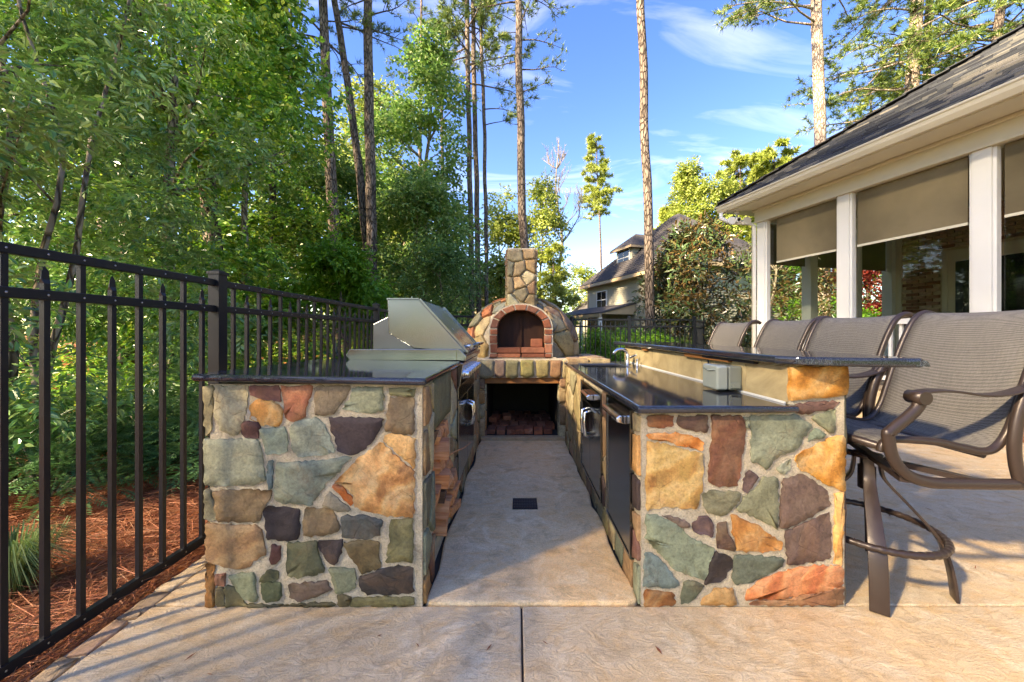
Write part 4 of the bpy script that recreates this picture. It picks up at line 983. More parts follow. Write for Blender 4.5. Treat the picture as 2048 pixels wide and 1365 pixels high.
prof = [(-.20, .705), (-.19, .738), (-.15, .755), (-.05, .752), (.05, .742), (.15, .718), (.235, .705), (.29, .73), (.335, .80), (.37, .90), (.41, 1.02), (.455, 1.14), (.50, 1.235), (.535, 1.285), (.575, 1.31), (.62, 1.308), (.645, 1.292)]
pp = spline([(x, 0, z) for x, z in prof], 4); ns_ = len(pp) - 1; cut = 26
def sling(a, i0, i1):
    def f(u, v):
        i = i0 + (i1 - i0) * v; k = min(int(i), ns_ - 1); p = pp[k].lerp(pp[k + 1], i - k); q = pp[min(k + 1, ns_)] - pp[max(k - 1, 0)]
        nrm = Vector((-q.z, 0, q.x)).normalized(); s_ = 1 - (2 * u - 1) ** 2
        return p - nrm * .012 * s_ + Vector((0, (u * 2 - 1) * .262, 0))
    return f
MB().grid(sling(pp, 0, cut), 10, 36).build('seat', SLING, st, solid=.004)
MB().grid(sling(pp, cut, ns_), 10, 44).build('backrest', SLING, st, solid=.004)
for s_ in (-1, 1):
    MB().tube([p + Vector((0, s_ * .268, 0)) for p in pp], .0155, 10, up=(0, 1, 0)).build('sling_rail', BRONZE, st)
    y = s_ * .305
    loop = spline([(-.06, y, .945), (-.10, y, .88), (-.195, y, .80), (-.205, y, .78), (-.185, y, .69), (-.13, y, .625), (-.04, y, .592), (.08, y, .586), (.333, y, .583)], 6)
    MB().tube(loop, .0185, 10, sx=1.25, up=(0, 1, 0)).build('arm_frame', BRONZE, st)
    MB().tube(spline([(.338, y, .575), (.315, y, .66), (.308, y, .75), (.322, y, .85), (.355, y, .95), (.40, y, 1.02)], 6), .0185, 10, sx=1.25, up=(0, 1, 0)).build('back_post', BRONZE, st)
    am = spline([(-.09, 0, .955), (-.03, 0, .965), (.06, 0, .962), (.16, 0, .948), (.25, 0, .95), (.33, 0, .968), (.42, 0, 1.00), (.47, 0, 1.022)], 5); m = MB(); na_ = len(am)
    vs = []
    for i, p in enumerate(am):
        w = .030 - .006 * (i / na_)
        for dy_, dz_ in ((-w, -.005), (w, -.005), (w, .005), (-w, .005)): vs.append((p.x, y + dy_, p.z + dz_))
    m.add(vs, [(i * 4 + k, i * 4 + (k + 1) % 4, i * 4 + 4 + (k + 1) % 4, i * 4 + 4 + k) for i in range(na_ - 1) for k in range(4)] + [(3, 2, 1, 0), tuple(len(vs) - 4 + k for k in range(4))], True)
    ar = m.build('armrest', BRONZE, st, bevel=.003)
    MB().lathe((-.085, y - .032, .938), [(.027, 0), (.027, .064)], 16, 'y').build('scroll_end', BRONZE, ar)
MB().tube([(-.19, -.268, .722), (-.19, .268, .722)], .017, 10).build('front_bar', BRONZE, st)
MB().tube([(.23, -.268, .69), (.23, .268, .69)], .014, 8).build('rear_bar', BRONZE, st)
MB().beam((-.13, -.30, .60), (.13, .30, .628), .035, .022).build('cross_beam', BRONZE, st); MB().beam((.19, -.30, .588), (-.17, .30, .60), .035, .022).build('cross_beam', BRONZE, st)
MB().lathe((0, 0, .44), [(.034, 0), (.034, .11), (.026, .115), (.026, .15), (.06, .155), (.06, .17)], 18).build('swivel_post', BRONZE, st)
for a in (-2.2, -.55, .72, 2.55):
    d = Vector((math.cos(a), math.sin(a), 0)); s2 = Vector((-d.y, d.x, 0))
    pr = spline([(.046, 0, .60), (.05, 0, .545), (.066, 0, .49), (.13, 0, .41), (.205, 0, .315), (.246, 0, .25), (.268, 0, .18), (.284, 0, .09), (.292, 0, .004)], 5); m = MB(); vs = []
    for i, p in enumerate(pr):
        t = i / (len(pr) - 1); w = .020 + .012 * min(1, max(0, (t - .1) * 1.8)); q = pr[min(i + 1, len(pr) - 1)] - pr[max(i - 1, 0)]; nn = Vector((q.z, 0, -q.x)).normalized()
        c = d * p.x + Vector((0, 0, p.z)); on = d * nn.x + Vector((0, 0, nn.z))
        for k, (aw, bw) in enumerate(((-1, -.006), (1, -.006), (1, .006), (-1, .006))): vs.append(c + s2 * aw * w + on * bw)
    n_ = len(pr); m.add(vs, [(i * 4 + k, i * 4 + (k + 1) % 4, i * 4 + 4 + (k + 1) % 4, i * 4 + 4 + k) for i in range(n_ - 1) for k in range(4)] + [(3, 2, 1, 0), tuple(len(vs) - 4 + k for k in range(4))], True)
    m.build('leg', BRONZE, st, bevel=.002)
rg = MB(); NR = 144; vs = []
for i in range(NR):
    a = 2 * math.pi * i / NR; r_ = .0165 - (.003 if i % 3 == 0 else 0); c = Vector((math.cos(a), math.sin(a), 0)) * .262 + Vector((0, 0, .265))
    for k in range(8):
        b = 2 * math.pi * k / 8; vs.append(c + Vector((math.cos(a) * math.cos(b), math.sin(a) * math.cos(b), math.sin(b))) * r_)
rg.add(vs, [(i * 8 + k, i * 8 + (k + 1) % 8, ((i + 1) % NR) * 8 + (k + 1) % 8, ((i + 1) % NR) * 8 + k) for i in range(NR) for k in range(8)], True).build('footrest_ring', BRONZE, st)
st.location = (1.715, 1.79, 0); st.rotation_euler = (0, 0, .0)
dup(st, (1.73, 2.43, 0), .05, 'second bar stool from the camera along the bar, between the nearest one and the third')
dup(st, (1.75, 3.09, 0), -.03, 'third bar stool from the camera along the bar, next to the farthest one')
dup(st, (1.74, 3.84, 0), .02, 'farthest bar stool at the fence end of the bar')

# ------------------------------------------------------------------ fences
def fence_run(root, a, b, first_post=True, s0=.057, rivets=True, posts=(), end_post=True, phase=0):
    a, b = Vector((*a, 0)), Vector((*b, 0)); L = (b - a).length; d = (b - a) / L
    rot = math.atan2(d.y, d.x)
    for z0, z1 in ((.012, .056), (1.322, 1.360), (1.475, 1.512)):
        MB().beam(a + Vector((0, 0, (z0 + z1) / 2)), b + Vector((0, 0, (z0 + z1) / 2)), .030, z1 - z0).build('rail', BLACKM, root, bevel=.003)
    tall = MB().box(-.0095, .0095, -.0095, .0095, .056, 1.476); spear = MB().box(-.0095, .0095, -.0095, .0095, .056, 1.385)
    spear.add([(-.0095, -.0095, 1.385), (.0095, -.0095, 1.385), (.0095, .0095, 1.385), (-.0095, .0095, 1.385), (-.013, -.003, 1.40), (.013, -.003, 1.40), (.013, .003, 1.40), (-.013, .003, 1.40), (-.011, -.002, 1.43), (.011, -.002, 1.43), (0, 0, 1.452)],
              [(0, 1, 5, 4), (1, 2, 6, 5), (2, 3, 7, 6), (3, 0, 4, 7), (4, 5, 9, 8), (5, 6, 9), (6, 7, 8, 9), (7, 4, 8), (8, 9, 10)])
    ms = []
    for q in (tall, spear):
        me = bpy.data.meshes.new('picket'); me.from_pydata(q.v, [], q.f); me.materials.append(BLACKM); me.update(); ms.append(me)
    i = 0; s = s0
    while s < L - .03:
        p = a + d * s
        if all(abs(s - q) > .045 for q in posts):
            o = bpy.data.objects.new('picket', ms[(i + phase) % 2]); COL.objects.link(o); o.parent = root; o.location = p - root.location; o.rotation_euler = (0, 0, rot)
            i += 1
        s += .114
    ps = MB().box(-.0315, .0315, -.0315, .0315, -.1, 1.545); capm = MB().box(-.037, .037, -.037, .037, 1.545, 1.560).add([(-.034, -.034, 1.56), (.034, -.034, 1.56), (.034, .034, 1.56), (-.034, .034, 1.56), (0, 0, 1.578)], [(0, 1, 4), (1, 2, 4), (2, 3, 4), (3, 0, 4)])
    pm = bpy.data.meshes.new('post'); pm.from_pydata(ps.v, [], ps.f); pm.materials.append(BLACKM); cm = bpy.data.meshes.new('post_cap'); cm.from_pydata(capm.v, [], capm.f); cm.materials.append(BLACKM)
    for q in posts:
        p = a + d * q; o = bpy.data.objects.new('post', pm); COL.objects.link(o); o.parent = root; o.location = p - root.location; o.rotation_euler = (0, 0, rot)
        c = bpy.data.objects.new('post_cap', cm); COL.objects.link(c); c.parent = o
    if rivets:
        nx = Vector((d.y, -d.x, 0)); rv = MB(); s = s0
        while s < min(L, 4.2):
            for z in (.034, 1.341, 1.494):
                c = a + d * s + nx * .0152 + Vector((0, 0, z)); rv.add([c + nx * .002] + [c + d * .0042 * math.cos(k * 1.047) + Vector((0, 0, .0042 * math.sin(k * 1.047))) for k in range(6)], [(0, 1 + k, 1 + (k + 1) % 6) for k in range(6)])
            s += .114
        rv.build('rivets', RIVET, root)
FX = -1.775
lf = thing('side_fence', 'black metal picket fence along the left edge of the patio in front of the woods', 'fence', (FX, 2.15, 0))
fence_run(lf, (FX, .10), (FX, 6.0), s0=1.258 - .10 - .114 * 9, posts=(-.3, 2.165 - .10, 2.165 + 2.44 - .10, 5.9), phase=1)
bf = thing('back_fence', 'black metal picket fence behind the oven and the clipped shrubs at the back', 'fence', (1.2, 8.2, 0))
fence_run(bf, (FX, 6.0), (1.25, 8.18), rivets=False, posts=(.04, 1.85, 3.70))
fence_run(bf, (1.25, 8.18), (4.05, 8.30), rivets=False, posts=(1.28, 2.78))
fence_run(bf, (4.05, 8.30), (4.9, 9.6), rivets=False, posts=(1.5,))
# ------------------------------------------------------------------ screened porch
po = thing('screened_porch', 'cream trimmed screened porch with roll down woven shades and grey shingled hip roof', 'porch', (6.5, 0, 0))
TX, TY, NX, NY = -.2444, .9697, .9697, .2444
def Wp(t, o, z): return (6.5 + TX * t + NX * o, TY * t + NY * o, z)
def wbox(m, t0, t1, o0, o1, z0, z1):
    return m.hexa([Wp(t0, o0, z0), Wp(t0, o1, z0), Wp(t1, o1, z0), Wp(t1, o0, z0), Wp(t0, o0, z1), Wp(t0, o1, z1), Wp(t1, o1, z1), Wp(t1, o0, z1)])
CT = [7.27, 5.84, 4.39, 2.94, 1.47, 0.0, -1.47]
FZ = .45
for t in CT:
    c = wbox(MB(), t - .078, t + .078, -.02, .10, 0, 3.34).build('column', WHITE, po, bevel=.004)
    for a in (-.108, .079): wbox(MB(), t + a, t + a + .029, .005, .09, FZ, 3.34).build('jamb_trim', WHITE, c, bevel=.003)
    wbox(MB(), t - .09, t + .09, -.035, .12, FZ - .02, FZ + .16).build('column_base', WHITE, c, bevel=.004)
wbox(MB(), -3, 7.385, -.045, .2, 3.341, 3.60).build('beam', CREAM, po, bevel=.004)
wbox(MB(), -3, 7.40, -.062, -.046, 3.335, 3.37).build('beam_trim', CREAM, po, bevel=.003); wbox(MB(), -3, 7.42, -.075, -.046, 3.55, 3.601).build('crown_trim', CREAM, po, bevel=.012)
wbox(MB(), -3, 7.70, -.47, .6, 3.602, 3.618).build('soffit', CREAM, po)
wbox(MB(), 7.386, 7.73, .6, 3.6, 3.602, 3.618).build('soffit', CREAM, po)
wbox(MB(), -3, 7.72, -.485, -.468, 3.59, 3.735).build('fascia', CREAM, po, bevel=.003)
gp = [(-.487, 3.60), (-.54, 3.60), (-.575, 3.655), (-.585, 3.70), (-.60, 3.715), (-.60, 3.735), (-.588, 3.735), (-.572, 3.70), (-.56, 3.66), (-.53, 3.615), (-.49, 3.615)]
m = MB(); m.prism(gp[::-1], lambda u, v, w: Wp(w, u, v), -3, 7.765); m.build('gutter', plain('gutter_metal', S(196, 190, 172), .4, 0, .1, 3, .03, .5), po)
MB().tube([Wp(7.70, -.53, 3.60), Wp(7.70, -.53, 3.50), Wp(7.62, -.40, 3.40), Wp(7.45, -.12, 3.36), Wp(7.385, -.06, 3.30), Wp(7.385, -.06, .1)], .04, 8).build('downspout', WHITE, po)
def mat_shingle():
    a = N('roof_shingles'); g = a.n('ShaderNodeNewGeometry'); oi = a.n('ShaderNodeObjectInfo')
    c = a.ramp(g.outputs['Random Per Island'], [(0, S(40, 42, 48)), (.35, S(62, 65, 70)), (.65, S(84, 85, 84)), (.88, S(118, 114, 106)), (1, S(50, 52, 58))])
    c = a.mix(1.0, c, a.ramp(a.noise(60, 5, .7), [(.3, .7), (.65, 1)]), 'MULTIPLY'); a.bump(a.noise(120, 4, .7), .5, .006)
    return a.set(c, .9, 0, .2)
SHINGLE = mat_shingle()
g_ = random.Random(31); ex = .112; PITCH = .69
for k in range(34):
    r0 = -.03 + ex * k; m = MB(); t = -3 + g_.uniform(-.3, 0); tmax = 7.775 - r0
    while t < tmax:
        w = g_.choice([.16, .24, .31]); t1 = min(t + w - .004, tmax); th = g_.uniform(.010, .026); oa = -.555 + r0 - g_.uniform(0, .012); ob = -.555 + r0 + ex + .02
        za, zb = 3.755 + PITCH * r0, 3.755 + PITCH * (r0 + ex + .02)
        tt1 = min(t1, 7.775 - r0 - ex) if t1 >= tmax - 1e-6 else t1
        if t1 - t > .02: m.hexa([Wp(t, oa, za - .004), Wp(t, ob, zb - .012), Wp(max(tt1, t + .005), ob, zb - .012), Wp(t1, oa, za - .004), Wp(t, oa, za + th), Wp(t, ob, zb - .002), Wp(max(tt1, t + .005), ob, zb - .002), Wp(t1, oa, za + th)])
        t += w
    m.build('shingle_course', SHINGLE, po)
m = MB(); rr = 3.75
m.add([Wp(-3, -.56, 3.74), Wp(7.78, -.56, 3.74), Wp(7.78 - rr, -.56 + rr, 3.74 + PITCH * rr), Wp(-3, -.56 + rr, 3.74 + PITCH * rr), Wp(7.78, 6.6, 3.74), Wp(7.78 - rr, 6.6, 3.74 + PITCH * rr), Wp(-3, 6.6, 3.74 + PITCH * rr)],
      [(0, 1, 2, 3), (1, 4, 5, 2), (3, 2, 5, 6)]); m.build('roof_deck', plain('roof_felt', S(70, 72, 76), .9), po, solid=.01)
hp = MB()
for k in range(22):
    s_ = .17 * k; c = Vector(Wp(7.775 - s_, -.555 + s_, 3.775 + PITCH * s_)); d_ = Vector(Wp(7.775 - s_ - .2, -.555 + s_ + .2, 3.775 + PITCH * (s_ + .2) - .012))
    hp.beam(c + Vector((0, 0, .012)), d_, .26, .014)
hp.build('hip_cap', SHINGLE, po)
def mat_shade():
    a = N('woven_shade'); a.tc = a.tc; w = a.wave(60, .3, 1, 1, 'X', a.vec((1, 1, 1), (0, 0, -.25))); h = a.wave(70, .3, 1, 1, 'Z')
    c = a.mix(1.0, S(150, 138, 112), a.ramp(a.math('MULTIPLY', w, h), [(.0, .55), (.6, 1)]), 'MULTIPLY'); c = a.mix(1.0, c, a.ramp(a.noise(2.2, 5, .6), [(.3, .8), (.65, 1)]), 'MULTIPLY')
    a.set(c, .8, 0, .15); tr = a.n('ShaderNodeBsdfTranslucent'); a.t.links.new(c, tr.inputs[0]); ms = a.n('ShaderNodeMixShader'); ms.inputs[0].default_value = .25
    a.t.links.new(a.b.outputs[0], ms.inputs[1]); a.t.links.new(tr.outputs[0], ms.inputs[2]); a.t.links.new(ms.outputs[0], a.out.inputs[0]); return a.m
SHADE = mat_shade()
def mat_pane():
    a = N('window_pane'); t_ = a.n('ShaderNodeBsdfTransparent'); t_.inputs[0].default_value = (.8, .82, .8, 1); gl = a.n('ShaderNodeBsdfGlossy'); gl.inputs['Roughness'].default_value = .02
    lw = a.n('ShaderNodeLayerWeight'); lw.inputs[0].default_value = .25; ms = a.n('ShaderNodeMixShader')
    a.t.links.new(a.math('ADD', a.math('MULTIPLY', lw.outputs[0], .35), .02), ms.inputs[0]); a.t.links.new(t_.outputs[0], ms.inputs[1]); a.t.links.new(gl.outputs[0], ms.inputs[2]); a.t.links.new(ms.outputs[0], a.out.inputs[0]); return a.m
PANE = mat_pane()
for i, (a, b) in enumerate(zip(CT, CT[1:])):
    lo, hi = b + .13, a - .13
    s_ = wbox(MB(), lo + .01, hi - .02 - (.12 if i == 0 else 0), .050, .054, 2.53, 3.33).build('shade', SHADE, po)
    wbox(MB(), lo + .01, hi - .02 - (.12 if i == 0 else 0), .044, .060, 2.50, 2.532).build('shade_bar', CREAM, s_)
    wbox(MB(), lo, hi, .085, .089, FZ + .95, 3.335).build('pane', PANE, po)
    r_ = wbox(MB(), lo, hi, .0, .12, FZ + .87, FZ + .95).build('railing', WHITE, po, bevel=.004)
    wbox(MB(), lo, hi, .03, .09, FZ + .08, FZ + .14).build('bottom_rail', WHITE, r_)
    q = lo + .06
    while q < hi - .03:
        wbox(MB(), q - .017, q + .017, .043, .077, FZ + .141, FZ + .869).build('baluster', WHITE, r_); q += .118
# end wall openings (seen through), floor, ceiling
for o in (1.2, 2.4, 3.44): wbox(MB(), 7.18, 7.36, o - .09, o + .09, FZ, 3.34).build('column', WHITE, po)
wbox(MB(), 7.17, 7.37, .201, 3.6, 3.341, 3.60).build('beam', CREAM, po)
for a, b in ((.17, 1.10), (1.30, 2.30), (2.50, 3.34)):
    wbox(MB(), 7.285, 7.289, a, b, 2.53, 3.33).build('shade', SHADE, po); wbox(MB(), 7.24, 7.30, a, b, FZ + .87, FZ + .95).build('railing', WHITE, po)
    q = a + .06
    while q < b: wbox(MB(), 7.26, 7.29, q - .016, q + .016, FZ + .1, FZ + .869).build('baluster', WHITE, po); q += .118
wbox(MB(), -3, 7.40, .0, 3.6, FZ - .06, FZ).build('floor', plain('porch_floor', S(130, 120, 108), .6), po)
wbox(MB(), -3, 7.17, .201, 3.6, 3.56, 3.60).build('ceiling', plain('porch_ceiling', S(168, 150, 126), .6), po)
wbox(MB(), -3, 7.36, .03, .2, -.1, FZ - .061).build('foundation', MORTAR, po)
ob_me = None; nb_ = 0
def obrick(t, o, z, first=[None]):
    global nb_
    nb_ += 1
    if first[0] is None:
        mb_ = MB(); mb_.box(-.097, .097, -.02, .02, -.029, .029); o_ = mb_.build('brick', OLDBRICK, None, bevel=.004); first[0] = o_
    else:
        o_ = first[0].copy(); COL.objects.link(o_)
    o_.parent = po; o_.location = Vector(Wp(t, o, z)) - po.location; o_.rotation_euler = (0, 0, math.atan2(TY, TX))
for r in range(6):
    t = 2.9 + (.105 if r % 2 else 0)
    while t < 5.0: obrick(t, .018 + rnd.uniform(-.003, .002), .04 + .068 * r); t += .21
wbox(MB(), -3, 7.14, 3.51, 3.62, FZ, 3.56).build('inner_wall', MORTAR, po)
rest = MB()
for r in range(45):
    t = 4.4 + (.105 if r % 2 else 0); z = FZ + .04 + .068 * r
    while t < 7.08:
        if not (5.2 < t < 6.55 and z < 2.85):
            if nb_ < 296 and z > 1.2 and z < 2.9: obrick(t, 3.498 + rnd.uniform(-.004, .003), z)
            else: wbox(rest, t - .097, t + .097, 3.478 + rnd.uniform(-.004, .003), 3.52, z - .029, z + .029)
        t += .21
tag(rest.build('brick_courses', OLDBRICK, po), kind='stuff')
wbox(MB(), 7.08, 7.17, 3.44, 3.6, FZ, 3.56).build('corner_board', CREAM, po)
dr_ = wbox(MB(), 5.30, 6.45, 3.46, 3.509, FZ, 2.78).build('entry_door', CREAM, po, bevel=.004)
wbox(MB(), 5.45, 5.80, 3.452, 3.46, FZ + .3, 2.55).build('door_glass', plain('dark_glass', (.01, .012, .014, 1), .05, 0, .05, 2, 0, .6), dr_)
wbox(MB(), 5.92, 6.27, 3.452, 3.46, FZ + .3, 2.55).build('door_glass', bpy.data.materials['dark_glass'], dr_)
for a in (5.30, 5.84, 6.38): wbox(MB(), a, a + .07, 3.44, 3.4595, FZ, 2.78).build('door_stile', CREAM, dr_)
sl = thing('security_light', 'white security camera with twin floodlights under the porch eave corner', 'security light', Wp(7.55, -.30, 3.58))
MB().box(*[0] * 6) if False else None
c0 = Vector(Wp(7.55, -.30, 3.60))
MB().lathe(c0 - Vector((0, 0, .04)), [(.05, 0), (.05, .04)], 14).build('mount', WHITE, sl); MB().tube([c0 - Vector((0, 0, .04)), c0 - Vector((0, 0, .13))], .02, 8).build('stem', WHITE, sl)
MB().box(c0.x - .05, c0.x + .05, c0.y - .07, c0.y + .06, c0.z - .23, c0.z - .12).build('camera_head', WHITE, sl, bevel=.015)
MB().lathe((c0.x, c0.y - .072, c0.z - .175), [(.034, 0), (.034, .004)], 14, 'y').build('lens', BLACKM, sl)
for s_ in (-1, 1): MB().lathe((c0.x + s_ * .15, c0.y - .10, c0.z - .20), [(.075, 0), (.078, .02), (.06, .07), (.03, .10)], 16, 'y').build('floodlight', WHITE, sl); MB().tube([c0 + Vector((s_ * .15, 0, -.20)), c0 + Vector((s_ * .05, 0, -.15)), c0 + Vector((0, 0, -.1))], .014, 6).build('light_arm', WHITE, sl)

# ------------------------------------------------------------------ neighbouring houses
SIDING = plain('grey_green_siding', S(160, 156, 140), .7, 0, .08, 2, .05, .3); HTRIM = plain('house_trim', S(176, 154, 124), .6, 0, .08, 3, .05, .3)
HROOF = plain('weathered_shingles', S(88, 84, 84), .9, 0, .35, 3, .5, .15, .03); GLASSD = bpy.data.materials['dark_glass']
nh = thing('neighbour_house', 'two storey grey sided house with dormer and steep roof beyond the back fence', 'house', (5.8, 30, 0))
AX, AY, BX, BY = .316, -.949, .949, .316
def Wh(u, v, z): return (5.8 + AX * u + BX * v, 30 + AY * u + BY * v, z)
def hbox(m, u0, u1, v0, v1, z0, z1): return m.hexa([Wh(u0, v0, z0), Wh(u1, v0, z0), Wh(u1, v1, z0), Wh(u0, v1, z0), Wh(u0, v0, z1), Wh(u1, v0, z1), Wh(u1, v1, z1), Wh(u0, v1, z1)])
hbox(MB(), 0, 11, .05, 8, 0, 5.0).build('wall', SIDING, nh)
m = MB()
for k in range(34):
    z = .1 + .145 * k
    m.add([Wh(0, .02, z), Wh(11, .02, z), Wh(11, .048, z + .145), Wh(0, .048, z + .145), Wh(0, .05, z), Wh(11, .05, z)], [(3, 2, 1, 0), (0, 1, 5, 4)])
    m.add([Wh(11.03, .02, z), Wh(11.03, 8, z), Wh(11.0, 8, z + .145), Wh(11.0, .02, z + .145)], [(3, 2, 1, 0)])
tag(m.build('siding_boards', SIDING, nh), kind='stuff')
ap_ = Wh(5.5, 4, 9.6); e = .5
rf = MB(); c4 = [Wh(-e, -e, 5.0), Wh(11 + e, -e, 5.0), Wh(11 + e, 8 + e, 5.0), Wh(-e, 8 + e, 5.0)]
rf.add(c4 + [Wh(5.2, 4, 9.6), Wh(5.8, 4, 9.6)], [(0, 1, 5, 4), (1, 2, 5), (2, 3, 4, 5), (3, 0, 4)]); ro_ = rf.build('roof', HROOF, nh, solid=.06)
m = MB()
for k in range(26):
    f = k / 27; z = 5.0 + 4.6 * f; a0 = -e + (5.2 + e) * f; a1 = 11 + e - (5.7 + e) * f; vv = -e + 4.5 * f
    m.beam(Wh(a0, vv - .02, z + .03), Wh(a1, vv - .02, z + .03), .05, .03); m.beam(Wh(a1 + .02, vv, z + .03), Wh(a1 + .02, 8 + e - 4.5 * f, z + .03), .05, .03)
tag(m.build('shingle_rows', HROOF, nh), kind='stuff')
hbox(MB(), -e, 11 + e, -e - .03, -e + .1, 4.78, 4.99).build('eave_board', HTRIM, nh); hbox(MB(), 11 + e - .1, 11 + e + .03, -e, 8 + e, 4.78, 4.99).build('eave_board', HTRIM, nh)
hbox(MB(), -e + .1, 11 + e - .1, -e + .1, .05, 4.80, 4.86).build('soffit', HTRIM, nh)
hbox(MB(), -.02, .14, .0, .05, 0, 4.8).build('corner_board', HTRIM, nh); hbox(MB(), 10.9, 11.04, .0, .05, 0, 4.8).build('corner_board', HTRIM, nh)
def hwin(par, u0, u1, v, z0, z1, cols=2):
    w_ = hbox(MB(), u0, u1, v - .05, v + .04, z0, z1).build('window', WHITE, par)
    k = (u1 - u0 - .12) / cols
    for i in range(cols):
        for j in range(2):
            zz0 = z0 + .07 + j * ((z1 - z0 - .07) / 2); hbox(MB(), u0 + .08 + i * k + .0, u0 + .04 + (i + 1) * k, v - .06, v - .051, zz0, zz0 + (z1 - z0) / 2 - .1).build('pane', GLASSD, w_)
hwin(nh, 1.5, 2.9, .0, 3.0, 4.4)
do = hbox(MB(), 2.8, 4.7, .9, 3.6, 5.9, 7.35).build('dormer', SIDING, nh)
m = MB()
for k in range(10):
    z = 5.9 + .145 * k; m.add([Wh(4.73, .9, z), Wh(4.73, 3.6, z), Wh(4.705, 3.6, z + .145), Wh(4.705, .9, z + .145)], [(3, 2, 1, 0)])
m.build('dormer_siding', SIDING, do)
hwin(do, 3.0, 4.5, .89, 6.1, 7.25)
rf = MB(); rf.add([Wh(2.45, .55, 7.35), Wh(5.05, .55, 7.35), Wh(5.05, 4.4, 7.35), Wh(2.45, 4.4, 7.35), Wh(3.75, 1.9, 8.5), Wh(3.75, 4.4, 8.5)], [(0, 1, 4), (1, 2, 5, 4), (3, 0, 4, 5)])
rf.build('dormer_roof', HROOF, do, solid=.06); hbox(MB(), 2.45, 5.05, .53, .6, 7.2, 7.35).build('dormer_eave', HTRIM, do); hbox(MB(), 5.0, 5.07, .55, 3.0, 7.2, 7.35).build('dormer_eave', HTRIM, do)
pr_ = MB(); pr_.add([Wh(-1.5, .0, 3.15), Wh(6.4, .0, 3.15), Wh(6.4, -2.7, 2.45), Wh(-1.5, -2.7, 2.45)], [(0, 1, 2, 3)]); pr_.build('porch_roof', HROOF, nh, solid=.1)
m = MB(); m.prism([(.0, 2.40), (.0, 3.08), (-2.6, 2.40)], lambda u, v, w: Wh(w, u, v), 6.2, 6.32); m.build('porch_gable', HTRIM, nh)
hbox(MB(), -1.5, 6.4, -2.75, -2.6, 2.2, 2.42).build('porch_beam', HTRIM, nh)
for u in (-1.2, 1.2, 3.6, 6.1): hbox(MB(), u, u + .2, -2.7, -2.5, 0, 2.2).build('porch_post', WHITE, nh)
hbox(MB(), -5.5, -.02, 1.2, 6, 0, 2.6).build('wing_wall', SIDING, nh)
rf = MB(); rf.add([Wh(-5.9, .8, 2.6), Wh(-.03, .8, 2.6), Wh(-.03, 6.4, 2.6), Wh(-5.9, 6.4, 2.6), Wh(-5.9, 3.6, 5.0), Wh(-.03, 3.6, 5.0)], [(0, 1, 5, 4), (2, 3, 4, 5), (0, 4, 3)]); rf.build('wing_roof', HROOF, nh, solid=.08)
bh = thing('beige_house', 'beige house with low roof half hidden behind the trunks left of the chimney', 'house', (-2.2, 34, 0))
MB().box(-6, -.4, 32, 38, 0, 4.3).build('wall', plain('beige_siding', S(196, 176, 144), .7, 0, .08, 2, .03), bh)
rf = MB(); rf.add([(-6.5, 31.4, 4.3), (.1, 31.4, 4.3), (.1, 38.6, 4.3), (-6.5, 38.6, 4.3), (-6.5, 35, 6.2), (.1, 35, 6.2)], [(0, 1, 5, 4), (2, 3, 4, 5)]); rf.build('roof', HROOF, bh, solid=.1)
MB().box(-6.5, .1, 31.35, 31.45, 4.0, 4.28).build('eave_board', HTRIM, bh)
MB().box(-6, -.4, 31.9, 31.99, 3.3, 3.5).build('frieze_board', WHITE, bh)
for x in (-4.6, -2.3): MB().box(x, x + 1.0, 31.95, 31.99, 1.2, 2.9).build('window', GLASSD, bh)
# ------------------------------------------------------------------ trees: pines
def pz(px, py, d): return P(px, py, d)
def ppath(pts, d, zt, seed=0):      # photo points of the trunk at one distance, continued upward to zt and down to the ground
    w = [P(x, y, d) for x, y in pts]; w.sort(key=lambda p: p.z)
    a, b = w[0], w[1]
    k = (-.1 - a.z) / (b.z - a.z); g0 = a + (b - a) * k; g0.z = -.1
    a, b = w[-2], w[-1]
    k = (zt - b.z) / max(.3, b.z - a.z); tp = b + (b - a) * k * .35; tp.z = zt
    return [g0] + w + [tp]
TG = 'tall loblolly pines around the yard'
pine('pine_tree', 'straight tall pine, leftmost trunk of the three above the grill hood', ppath([(676, 560), (664, 400), (652, 150), (645, 0)], 11.5, 19, 1), .21, .08, 10.2, 44, 2.4, 1, group=TG, k=15)
pine('pine_tree', 'slender leaning pine, bowed middle trunk of the three above the grill hood', ppath([(741, 560), (733, 470), (716, 320), (698, 190), (680, 60), (668, 0)], 12.2, 18, 2), .17, .07, 11.2, 30, 2.2, 2, group=TG, k=10)
pine('pine_tree', 'straight reddish pine, rightmost trunk of the three above the grill hood', ppath([(744, 600), (743, 430), (738, 250), (736, 0)], 12.0, 21, 3), .20, .09, 13.5, 30, 2.4, 3, group=TG, k=10, dead=3, extra=[(11.6, -.3, 1.6), (11.2, .5, 1.4), (12.2, 2.6, 1.5)])
pine('pine_tree', 'pine with a forked limb, left trunk of the close trio left of the chimney', ppath([(944, 620), (941, 430), (936, 160), (934, 0)], 18, 25, 4), .15, .09, 14.6, 40, 3.0, 4, group=TG, k=18, twigs=10, L=.34, Wd=.03, mat=NEEDLE, extra=[(13.5, .35, 3.2), (13.4, 3.4, 2.6), (14.4, -.2, 3.0), (14.8, 2.9, 2.5), (13.9, -.9, 2.6), (15.6, -2, 2.6), (16.2, -1.0, 3.0)])
pine('pine_tree', 'middle trunk of the close trio of pines left of the chimney', ppath([(958, 620), (954, 430), (948, 142), (946, 0)], 18.6, 26, 5), .15, .09, 16.2, 24, 3.0, 5, group=TG, k=14, L=.32, Wd=.03)
